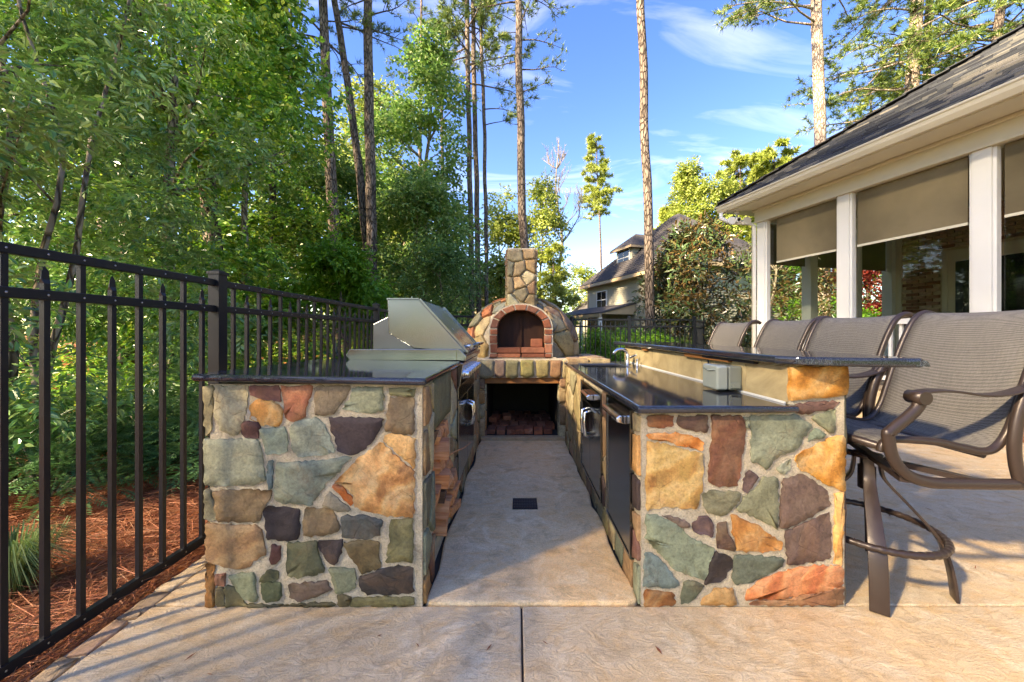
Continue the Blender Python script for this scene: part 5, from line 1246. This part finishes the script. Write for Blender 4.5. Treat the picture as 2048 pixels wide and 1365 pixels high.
pine('pine_tree', 'thinnest trunk of the close trio of pines left of the chimney', ppath([(973, 620), (972, 430), (967, 200), (962, 72)], 18.3, 24, 6), .11, .07, 15.6, 20, 2.6, 6, group=TG, k=14, L=.32, Wd=.03, extra=[(12.4, .1, 1.9), (11.6, -.2, 1.6)])
pine('pine_tree', 'tall pine rising straight behind the stone oven chimney', ppath([(1052, 520), (1044, 430), (1042, 300), (1038, 100), (1037, 0)], 13.6, 22, 7), .185, .09, 13.2, 26, 2.4, 7, group=TG, k=12, extra=[(12.1, .15, 1.7), (11.0, .1, 1.6), (11.3, 2.9, 1.4), (10.1, -.3, 1.0), (12.5, -1.2, 1.5)], dead=2)
pine('pine_tree', 'tall bare trunked pine standing before the grey neighbouring house', ppath([(1301, 690), (1297, 450), (1288, 200), (1281, 0)], 10.6, 22, 8), .14, .09, 15.5, 22, 2.3, 8, group=TG, k=10)
pine('pine_tree', 'pale sunlit pine trunk nearest the porch roof corner', ppath([(1641, 300), (1637, 150), (1632, 0)], 16.5, 26, 9), .245, .19, 17, 44, 4.0, 9, bark=BARK_P, group=TG, k=18, twigs=11, L=.30, Wd=.03, extra=[(15.2, 3.5, 3.6), (16.0, 2.8, 3.4), (15.8, 3.3, 4.2), (15.1, 3.0, 3.6), (16.3, 3.8, 3.2), (11.6, .3, .9), (17.2, 3.2, 4.6)])
pine('pine_tree', 'pale pine with long drooping limbs, behind the middle of the porch roof', ppath([(1822, 190), (1831, 60), (1834, 0)], 17, 25, 10), .30, .2, 13.4, 46, 4.8, 10, bark=BARK_P, group=TG, k=18, twigs=12, L=.30, Wd=.03, extra=[(13.9, 3.1, 4.6), (12.6, 3.0, 4.4), (11.6, 2.9, 4.2), (13.2, 3.7, 3.8), (14.6, 3.3, 4.2), (14.2, .2, 3.4), (13.2, -.3, 3.0), (12.2, 2.3, 3.0)], slope=-.08)
pine('pine_tree', 'grey pine trunk just right of the long limbed pine behind the porch roof', ppath([(1853, 170), (1855, 60), (1860, 0)], 18.5, 25, 11), .20, .13, 13.6, 40, 4.0, 11, group=TG, k=17, twigs=10, L=.30, Wd=.03, extra=[(14.6, .1, 3.4), (15, -.4, 3.4), (13.6, 2.9, 2.6)])
pine('pine_tree', 'pine at the right edge of the picture above the porch roof', ppath([(1992, 90), (2004, 0), (2010, -60)], 15.5, 22, 12), .2, .12, 12.2, 40, 4.2, 12, group=TG, k=17, twigs=10, L=.30, Wd=.03, extra=[(13.9, 3.2, 4.0), (14.4, 2.6, 3.6), (14.6, .3, 3.0)])
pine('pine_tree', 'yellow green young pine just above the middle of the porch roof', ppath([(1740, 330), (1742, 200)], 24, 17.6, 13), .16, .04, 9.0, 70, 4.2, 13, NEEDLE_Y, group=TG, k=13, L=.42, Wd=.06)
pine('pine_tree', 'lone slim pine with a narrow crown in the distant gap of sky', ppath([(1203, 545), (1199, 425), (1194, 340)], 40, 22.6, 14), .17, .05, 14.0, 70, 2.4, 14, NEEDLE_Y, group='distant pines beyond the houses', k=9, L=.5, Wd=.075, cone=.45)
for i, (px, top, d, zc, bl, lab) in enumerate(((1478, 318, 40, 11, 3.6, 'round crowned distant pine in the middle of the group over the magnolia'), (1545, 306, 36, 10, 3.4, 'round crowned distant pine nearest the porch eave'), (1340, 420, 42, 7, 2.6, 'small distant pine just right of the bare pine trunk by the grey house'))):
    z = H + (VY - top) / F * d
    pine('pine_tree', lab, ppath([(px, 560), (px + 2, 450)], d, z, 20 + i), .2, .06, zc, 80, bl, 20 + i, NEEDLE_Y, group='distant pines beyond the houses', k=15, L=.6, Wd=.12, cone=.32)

# bare tree
def bare(name, label, base, h, seed, r0):
    t = thing(name, label, 'bare tree', base); g = random.Random(seed); m = MB()
    tr = wob_path(base, (base[0] + .3, base[1], h), 14, .3, seed); m.tube(tr, [r0 * (1 - .9 * i / 14) for i in range(15)], 8)
    def rec(p, d, l, r, k):
        q = p; pts = [p]
        for _ in range(4):
            d = (d + Vector((g.uniform(-.2, .2), g.uniform(-.2, .2), .10))).normalized(); q = q + d * l / 4; pts.append(q)
        m.tube(pts, [r, r * .85, r * .7, r * .55, r * .4], 4)
        if k:
            for _ in range(3 if k > 1 else 4): i = g.randrange(1, 5); rec(pts[i], (d + Vector((g.uniform(-.9, .9), g.uniform(-.9, .9), g.uniform(.0, .7)))).normalized(), l * g.uniform(.45, .7), max(r * .5, .012), k - 1)
    for _ in range(17):
        i = g.randrange(6, 14); a = g.uniform(0, 6.28); rec(tr[i], Vector((math.cos(a), math.sin(a), .7)).normalized(), h * .17 * (1.25 - i / 16), .05, 3)
    m.build('trunk', BARK_W, t); return t
b_ = P(1110, 666, 27); bare('bare_tree', 'leafless pale grey tree right of the oven chimney', (b_.x, b_.y, 0), 15.6, 5, .2)

# ------------------------------------------------------------------ leafy trees
WG = 'broadleaf trees in the woods beyond the side fence'
leafy_tree('rhododendron', 'large glossy leaved shrub tree at the left edge beyond the fence', 'tall shrub', (-4.3, 3.0, 0), 6.0, .045,
           crown(-4.3, 3.1, .5, 6.4, 1.75, 1.5, 84, .44, 3, shell=.25), 46000, .072, .029, LEAF_BIG, 101, group=None, six=True, spray=7, nl=22, stems=4, lr=.3)
leafy_tree('broadleaf_tree', 'bright green maple with a slim trunk behind the left run of fence', 'broadleaf tree', (-5.25, 5.5, 0), 10, .10,
           crown(-5.3, 5.6, 1.2, 9.6, 2.1, 2.0, 90, .60, 5, shell=.2), 34000, .085, .064, LEAF_MAPLE, 102, group=WG, six=True, spray=6, nl=26)
leafy_tree('broadleaf_tree', 'leafy young maple leaning behind the fence post left of the grill counter', 'broadleaf tree', (-6.3, 8.4, 0), 9, .11,
           crown(-6.3, 8.5, 1.0, 9.6, 1.7, 1.7, 70, .58, 6, shell=.2), 25000, .095, .07, LEAF_MAPLE, 103, group=WG, six=True, spray=6, nl=22, lean=(.2, 0))
leafy_tree('broadleaf_tree', 'tall dark leaved tree filling the upper left corner', 'broadleaf tree', (-8.2, 5.4, 0), 13, .17,
           crown(-7.6, 5.4, 2.0, 14, 2.8, 2.6, 110, .85, 7, shell=.2), 38000, .11, .06, LEAF_BIG, 104, group=WG, six=True, spray=7, nl=26)
leafy_tree('broadleaf_tree', 'tall maple behind the slim trunked maple, upper left of centre', 'broadleaf tree', (-9.2, 10.2, 0), 15, .2,
           crown(-8.9, 10, 2.5, 15.5, 2.5, 2.6, 90, .9, 8, shell=.2), 30000, .15, .11, LEAF_MAPLE, 105, group=WG, spray=6, nl=24)
leafy_tree('broadleaf_tree', 'dark hardwood tree standing left of the three pines', 'broadleaf tree', (-8.0, 14, 0), 9.5, .15,
           crown(-7.9, 14, 1.2, 9, 2.3, 2.2, 70, .95, 9, shell=.2), 22000, .17, .12, LEAF_DARK, 106, group=WG, spray=6, nl=22)
leafy_tree('broadleaf_tree', 'tall sweetgum with dark open crown between the pine trios', 'broadleaf tree', (-4.1, 16.5, 0), 15, .17,
           crown(-4.2, 16.5, 1.6, 14.4, 2.5, 2.0, 78, .78, 10, shell=.12, top=.75), 16000, .19, .15, LEAF_DARK, 107, group=WG, spray=5, nl=34)
leafy_tree('broadleaf_tree', 'lower hardwood in front of the sweetgum, behind the grill hood', 'broadleaf tree', (-3.6, 13.2, 0), 6, .10,
           crown(-3.5, 13.2, .6, 6.4, 2.3, 1.6, 64, .72, 11, shell=.2), 20000, .13, .09, LEAF_DARK, 108, group=WG, spray=5, nl=18)
leafy_tree('holly_tree', 'dark evergreen holly low behind the grill and oven', 'evergreen tree', (-2.3, 11.2, 0), 4, .08,
           crown(-2.3, 11.2, .2, 3.7, 1.7, 1.2, 54, .5, 12, shell=.2), 15000, .09, .05, LEAF_HOLLY, 109, nl=16, spray=5)
leafy_tree('light_green_maple', 'fresh light green bushy maple right behind the grill counter fence', 'small tree', (-3.4, 6.9, 0), 2.6, .05,
           crown(-3.4, 6.9, .2, 2.75, 1.35, .9, 60, .34, 13, shell=.2), 16000, .085, .05, LEAF_LITE, 110, nl=18, six=True, spray=6, sag=.3)
leafy_tree('broadleaf_tree', 'pale leaved tall tree far behind the three pines', 'broadleaf tree', (-8.6, 21, 0), 15, .2,
           crown(-8.4, 21, 2, 15.4, 3.0, 2.2, 70, 1.1, 14, shell=.2), 17000, .24, .17, LEAF_YEL, 111, group=WG, spray=5, nl=20)
leafy_tree('broadleaf_tree', 'dark tree closing the gap behind the leaning pine', 'broadleaf tree', (-6.0, 20, 0), 11, .2,
           crown(-6.0, 20, 1, 9.5, 2.2, 2.0, 60, 1.0, 15, shell=.2), 17000, .2, .14, LEAF_DARK, 112, group=WG, spray=5, nl=18)
b_ = P(1000, 666, 25)
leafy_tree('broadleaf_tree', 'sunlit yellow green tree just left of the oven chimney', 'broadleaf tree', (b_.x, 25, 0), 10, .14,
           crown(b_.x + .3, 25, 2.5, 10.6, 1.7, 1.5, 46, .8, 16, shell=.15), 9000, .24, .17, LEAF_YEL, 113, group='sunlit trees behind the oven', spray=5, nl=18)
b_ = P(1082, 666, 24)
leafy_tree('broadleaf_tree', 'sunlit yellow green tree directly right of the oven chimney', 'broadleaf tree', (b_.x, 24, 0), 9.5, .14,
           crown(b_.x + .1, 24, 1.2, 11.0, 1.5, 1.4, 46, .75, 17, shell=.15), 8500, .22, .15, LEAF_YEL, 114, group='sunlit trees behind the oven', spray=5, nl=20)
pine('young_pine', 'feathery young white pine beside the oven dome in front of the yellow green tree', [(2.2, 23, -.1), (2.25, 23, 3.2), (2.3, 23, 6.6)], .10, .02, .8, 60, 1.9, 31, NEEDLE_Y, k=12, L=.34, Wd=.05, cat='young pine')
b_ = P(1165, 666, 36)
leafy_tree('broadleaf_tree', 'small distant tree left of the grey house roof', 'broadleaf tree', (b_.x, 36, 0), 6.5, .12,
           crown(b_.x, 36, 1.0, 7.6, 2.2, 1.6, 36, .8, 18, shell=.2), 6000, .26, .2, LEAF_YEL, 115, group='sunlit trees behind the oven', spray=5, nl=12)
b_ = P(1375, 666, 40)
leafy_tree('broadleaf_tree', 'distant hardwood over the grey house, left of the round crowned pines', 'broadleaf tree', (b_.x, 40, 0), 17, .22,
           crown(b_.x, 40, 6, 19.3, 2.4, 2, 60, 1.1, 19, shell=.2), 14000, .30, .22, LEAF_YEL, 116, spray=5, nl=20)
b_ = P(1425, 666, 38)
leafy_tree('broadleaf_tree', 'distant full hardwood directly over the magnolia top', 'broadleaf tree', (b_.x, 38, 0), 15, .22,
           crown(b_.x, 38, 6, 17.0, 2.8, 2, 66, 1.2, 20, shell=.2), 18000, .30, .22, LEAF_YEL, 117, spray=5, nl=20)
leafy_tree('magnolia_tree', 'rounded dark magnolia with bronze leaf undersides between the house and the porch', 'magnolia tree', (5.5, 11.0, 0), 4.0, .10,
           crown(5.5, 11.0, .1, 4.25, 1.55, 1.4, 96, .36, 21, shell=.45, top=.5, bot=1.4), 15000, .17, .062, LEAF_MAG, 118, six=True, spray=6, nl=30, sag=-.1, face=1.3)
leafy_tree('magnolia_tree', 'second dark magnolia seen through the first porch bay', 'magnolia tree', (8.9, 12.6, 0), 4.6, .10,
           crown(8.9, 12.6, .1, 5.0, 1.7, 1.4, 60, .5, 22, shell=.3), 8000, .17, .065, LEAF_MAG, 119, spray=6, nl=16)
leafy_tree('red_maple', 'dark red Japanese maple seen through the middle porch bay', 'red maple', (12.6, 13.4, 0), 3.6, .08,
           crown(12.6, 13.4, .6, 4.0, 1.5, 1.3, 50, .5, 23, shell=.2), 8000, .12, .08, LEAF_RED, 120, spray=5, nl=16)
leafy_tree('lime_shrub', 'lime green low shrub seen through the middle porch bay below the red maple', 'shrub', (11.0, 11.6, 0), 1.6, .04,
           crown(11.0, 11.6, .1, 1.75, .9, .8, 30, .3, 24, shell=.2), 3500, .09, .06, LEAF_LITE, 121, spray=5, nl=8)
leafy_tree('broadleaf_tree', 'green tree seen over the red maple through the porch', 'broadleaf tree', (15.5, 17.5, 0), 7, .12,
           crown(15.5, 17.5, 1.5, 9, 3.0, 2, 50, .9, 25, shell=.2), 9000, .2, .14, LEAF_LITE, 122, spray=5, nl=12)
for i, (x, y, r, h, lab) in enumerate(((1.9, 9.3, .62, 1.15, 'clipped green shrub right behind the fence next to the oven dome'), (2.75, 9.35, .6, 1.25, 'clipped green shrub behind the fence, second from the oven'), (3.6, 9.3, .55, 1.1, 'low green shrub behind the fence beside the bare pine trunk'), (.95, 9.25, .6, 1.1, 'green shrub behind the fence mostly hidden by the oven dome'), (4.5, 10.0, .5, 1.0, 'low dark green shrub at the foot of the magnolia'))):
    leafy_tree('shrub', lab, 'shrub', (x, y, 0), h * .8, .03, crown(x, y, .05, h, r, r * .8, 34, .22, 40 + i, shell=.3, top=.4, bot=1.5), 5200, .06, .034, LEAF_LITE if i < 3 else LEAF_HOLLY, 140 + i, group='clipped shrubs behind the back fence', spray=5, nl=8)
# background trunks in the left wood
for i, (px, d, lean, r, lab) in enumerate(((432, 8.6, -.35, .21, 'thick leaning pine trunk with flaking bark among the leaves left of centre'), (255, 7.4, .15, .18, 'dark thick trunk low behind the fence pickets'), (545, 12.5, .0, .15, 'brown trunk showing between leaves left of the three pines'), (521, 17, .1, .17, 'far brown trunk high in the leaves left of the three pines'), (590, 19, -.1, .14, 'thin far trunk next to the leftmost of the three pines'), (225, 10.5, -.5, .18, 'pale trunk high in the leaves of the upper left'), (828, 19.5, .2, .14, 'dark trunk inside the sweetgum crown'), (896, 21, -.2, .15, 'tall far trunk left of the close pine trio'))):
    b_ = P(px, 666, d); pine('pine_tree', lab, [(b_.x + (.3 if lean < 0 else -.1), d, -.1), (b_.x + lean * .4, d, 4), (b_.x + lean * 1.6, d, 10), (b_.x + lean * 2, d, 19)], r, .06, 14, 16, 2.2, 60 + i, group='pine trunks among the leaves of the left wood', k=8)

# unseen canopy added behind the camera, leaf density shaped to dapple the patio
SG = 'unseen shade trees added behind the camera'
g = np.random.default_rng(500); GX0, GX1, GY0, GY1 = -3.6, 11.0, -3.2, 12.0; LC, WC = .15, .11
def tau(x, y):
    e = 1 / (1 + np.exp((x - .2) * 1.8)) / (1 + np.exp((y - 2.9) * 2)); q = np.zeros(len(x))
    for a, b in ((.9, .5), (-.6, 1.1), (1.7, -.9)): q += np.sin(a * x * 1.7 + b * y * 1.9 + a * 4)
    t_ = 1.02 + .55 * np.exp(-(((x - 1.9) / 1.1) ** 2 + ((y - 2.3) / .7) ** 2)) + .8 * np.exp(-(((x - 3.3) / .9) ** 2 + ((y - 3.0) / .9) ** 2)) + 1.5 * e / (1 + np.exp((-1.5 - x) * 4)) - .55 / (1 + np.exp((x + 1.9) * 4)) + 1.1 / (1 + np.exp((6.2 - x) * 2.5)) + .2 * q
    t_ = t_ * (1 - .5 / (1 + np.exp((4.6 - y) * 3)) / (1 + np.exp((x - .2) * 4)))
    t_ = t_ * (1 - .72 / (1 + np.exp((6.8 - y) * 2.2)) / (1 + np.exp((x - 5.0) * 2)))
    for cx_, cy_, rx_, ry_ in LIT: t_ = t_ * (1 - .5 * np.exp(-(((x - cx_) / rx_) ** 2 + ((y - cy_) / ry_) ** 2) ** 2))
    return t_
ns_ = int((GX1 - GX0) * (GY1 - GY0) * SUN.z * 3.4 / (.5 * .5 * LC * WC * .87) / 5)
gx, gy = g.uniform(GX0, GX1, ns_), g.uniform(GY0, GY1, ns_); ok = g.random(ns_) < tau(gx, gy) / 3.4; gx, gy = gx[ok], gy[ok]; ns_ = len(gx)
hd = math.hypot(SUN.x, SUN.y); sx, sy = SUN.x / hd, SUN.y / hd; al = gx * -sx + gy * -sy; dd = al + g.uniform(17.5, 22.5, ns_)
cen = np.stack([gx + sx * dd, gy + sy * dd, dd * SUN.z / hd], 1); kk = cen[:, 0] * -sy + cen[:, 1] * sx; kmin, kmax = kk.min(), kk.max()
for i in range(7):
    lo, hi = kmin + (kmax - kmin) * i / 7, kmin + (kmax - kmin) * (i + 1) / 7; C_ = cen[(kk >= lo) & (kk < hi)]; km = (lo + hi) / 2
    x, y = sx * 20 - sy * km, sy * 20 + sx * km; t = thing('broadleaf_tree', ['first', 'second', 'third', 'fourth', 'fifth', 'sixth', 'last'][i] + ' unseen tall tree behind the camera, its leaves placed to shape the patio shade', 'broadleaf tree', (x, y, 0), SG)
    m = MB(); tr = wob_path((x, y, -.1), (x + .3, y + .2, 23), 14, .4, 700 + i); m.tube(tr, [.22 * (1 - .85 * q / 14) for q in range(15)], 10)
    limbs(m, tr, [tuple(c) for c in C_[:: max(1, len(C_) // 60)]], 22, .07, 710 + i); m.build('trunk', BARK_G, t)
    p = np.repeat(C_, 5, 0) + g.normal(size=(len(C_) * 5, 3)) * .22; n = len(p)
    V, Fc = leaf_geo(p, unit(g.normal(size=(n, 3))), unit(g.normal(size=(n, 3)) + np.array([0, 0, .6])), LC * g.uniform(.7, 1.2, n), WC * g.uniform(.7, 1.2, n), False); tag(npmesh('foliage', V, Fc, LEAF_MAPLE, t), kind='stuff')

# ------------------------------------------------------------------ ground plants
for i, (x, y, rx, ry, h) in enumerate(((-3.3, 3.5, .7, .5, .62), (-2.75, 3.35, .55, .45, .55), (-2.35, 4.1, .5, .6, .6), (-3.0, 4.5, .8, .6, .7), (-2.4, 5.3, .5, .7, .6), (-4.0, 4.5, .7, .6, .6), (-3.5, 2.75, .6, .5, .55), (-4.1, 3.4, .6, .6, .6))):
    t = thing('yew_shrub', ['low feathery dark green yew in front of the maple trunk', 'low dark green yew between the pickets nearest the counter', 'dark green yew at the rear left of the grill counter', 'broad dark yew behind the front yews', 'far dark yew along the side fence', 'dark yew at the back near the glossy shrub', 'dark yew nearest the camera behind the grass clump', 'dark yew under the glossy shrub at left'][i], 'shrub', (x, y, 0), 'spreading yews beyond the side fence')
    g = np.random.default_rng(300 + i); n = 640; a = g.uniform(0, 6.283, n); r = g.random(n) ** .5; px_ = np.stack([x + rx * r * np.cos(a), y + ry * r * np.sin(a), .05 + h * (1 - r ** 2) * g.uniform(.35, 1, n)], 1)
    d = unit(np.stack([np.cos(a) * .8, np.sin(a) * .8, g.uniform(-.1, .7, n)], 1) + g.normal(size=(n, 3)) * .35); k = 26
    tt = np.tile(np.linspace(.05, 1, k // 2).repeat(2), n); sg = np.tile(np.tile([1.0, -1.0], k // 2), n); Pp = np.repeat(px_, k, 0); D = np.repeat(d, k, 0); L_ = np.repeat(g.uniform(.12, .24, n), k); sd_ = unit(np.cross(D, [0, 0, 1.0]))
    A = unit(D * .7 + sd_ * sg[:, None] + g.normal(size=D.shape) * .12); p0 = Pp + D * (L_ * tt)[:, None] + np.array([0, 0, -1.0]) * (tt ** 2 * .03)[:, None]
    V, Fc = leaf_geo(p0, A, unit(np.cross(sd_, D)) + 0, np.full(len(p0), .042), np.full(len(p0), .009), False, .0, .1)
    tag(npmesh('foliage', V, Fc, YEW, t), kind='stuff')
    m = MB(); gg = random.Random(i)
    for _ in range(10): q = px_[gg.randrange(n)]; m.tube([(x, y, -.05), (x * .5 + q[0] * .5, y * .5 + q[1] * .5, q[2] * .4), tuple(q)], [.012, .008, .004], 5)
    m.build('stem', BARK_G, t)
g = np.random.default_rng(9); n = 900; t = tag(thing('grass_clump', 'fine leaved pale green grass clump at the left edge by the fence', 'ornamental grass', (-2.44, 1.75, 0)))
a = g.uniform(0, 6.283, n); r0_ = g.random(n) * .07; Lg = g.uniform(.2, .5, n); b0 = np.stack([-2.44 + r0_ * np.cos(a), 1.75 + r0_ * np.sin(a), np.full(n, -.06)], 1); od = np.stack([np.cos(a), np.sin(a), np.zeros(n)], 1); sp = g.uniform(.2, .9, n)[:, None]
p1 = b0 + od * (Lg[:, None] * .35 * sp) + np.array([0, 0, 1]) * (Lg[:, None] * .6); p2 = b0 + od * (Lg[:, None] * .95 * sp) + np.array([0, 0, 1]) * (Lg[:, None] * (.75 - .55 * sp)); sd_ = np.stack([-np.sin(a), np.cos(a), np.zeros(n)], 1) * .002
V = np.stack([b0 - sd_, b0 + sd_, p1 + sd_, p1 - sd_, p2], 1).reshape(-1, 3); bb = (np.arange(n) * 5)[:, None]
Fc = np.concatenate([bb + np.array([[0, 1, 2]]), bb + np.array([[0, 2, 3]]), bb + np.array([[3, 2, 4]])], 1).reshape(-1, 3); tag(npmesh('blades', V, Fc, GRASS, t), kind='stuff')
# pine straw
g = np.random.default_rng(10); n = 70000; x = -1.72 - 3.4 * g.random(n) ** 1.3; y = g.uniform(-.3, 6.0, n); z = -.05 + .05 * np.abs(g.normal(size=n)) * .6
a = g.uniform(0, 6.283, n); L_ = g.uniform(.08, .2, n); d = np.stack([np.cos(a), np.sin(a), g.normal(size=n) * .10], 1); s_ = np.stack([-np.sin(a), np.cos(a), g.normal(size=n) * .5], 1) * .0012
p = np.stack([x, y, z], 1); ok = (p + d * L_[:, None])[:, 0] < -1.70; p, d, L_, s_ = p[ok], d[ok], L_[ok], s_[ok]
V = np.stack([p - s_, p + s_, p + d * L_[:, None] + s_, p + d * L_[:, None] - s_], 1).reshape(-1, 3); Fc = np.arange(len(V)).reshape(-1, 4)
tag(npmesh('pine_straw', V, Fc, STRAW), 'rust coloured pine straw mulch beyond the side fence', kind='stuff')
g = np.random.default_rng(12); n = 150; p = np.stack([g.uniform(-1.5, 3.5, n), g.uniform(.5, 4, n), np.full(n, .004)], 1)
p = p[~((p[:, 0] > -1.42) & (p[:, 0] < 1.5) & (p[:, 1] > 1.5))]; n = len(p); a = g.uniform(0, 6.283, n); d = np.stack([np.cos(a), np.sin(a), np.full(n, .02)], 1)
V, Fc = leaf_geo(p, d, np.tile([0, 0, 1.0], (n, 1)), g.uniform(.015, .05, n), g.uniform(.003, .012, n), False, .1, -.02); tag(npmesh('leaf_litter', V, Fc, STRAW), 'scattered dry needles and leaf bits on the concrete', kind='stuff')
# undergrowth and the far woods
g_ = random.Random(77); cl = []
for _ in range(150):
    x = g_.uniform(-17, -2.2); y = g_.uniform(6.5, 24)
    if x > -3 - .0 * y and y < 9: continue
    cl.append((x, y, g_.uniform(.1, 1.1), g_.uniform(.5, 1), g_.uniform(.5, 1), g_.uniform(.3, .8)))
for _ in range(110): cl.append((g_.uniform(-9, -2.6), g_.uniform(5.2, 9.5), g_.uniform(.05, .55), .5, .5, .3))
for _ in range(60): cl.append((g_.uniform(-9, -5), g_.uniform(.5, 4.5), g_.uniform(.1, .8), .5, .5, .4))
tag(foliage('undergrowth', cl, 60000, .11, .06, LEAF_MAPLE, None, 400, spray=6), 'green undergrowth covering the floor of the wood', kind='stuff')
cl = []
for _ in range(330):
    a = g_.uniform(math.radians(88), math.radians(185)); r = g_.uniform(24, 40); x, y = r * math.cos(a), r * math.sin(a)
    if x > -3.5: continue
    top = 11 if x < -9 else 8
    cl.append((x, y, top * g_.random() ** 1.1, g_.uniform(1.2, 2.4), g_.uniform(1.2, 2.4), g_.uniform(1, 2)))
tag(foliage('far_woods', cl, 60000, .34, .26, LEAF_DARK, None, 401, spray=6), 'far off wood closing the view behind the left trees', kind='stuff')
cl = []
for _ in range(300):
    a = math.radians(g_.uniform(182, 372)); r = g_.uniform(26, 46); cl.append((r * math.cos(a), r * math.sin(a), 11 * g_.random() ** 1.1, g_.uniform(1.5, 3), g_.uniform(1.5, 3), g_.uniform(1.2, 2.2)))
for _ in range(90):
    x = g_.uniform(-2, 60); cl.append((x, g_.uniform(48, 66), 5 * g_.random(), 3, 2, 1.8))
tag(foliage('distant_woods', cl, 44000, .5, .4, LEAF_DARK, None, 402, spray=6, mask=False), 'distant belt of woods all around the yard', kind='stuff')
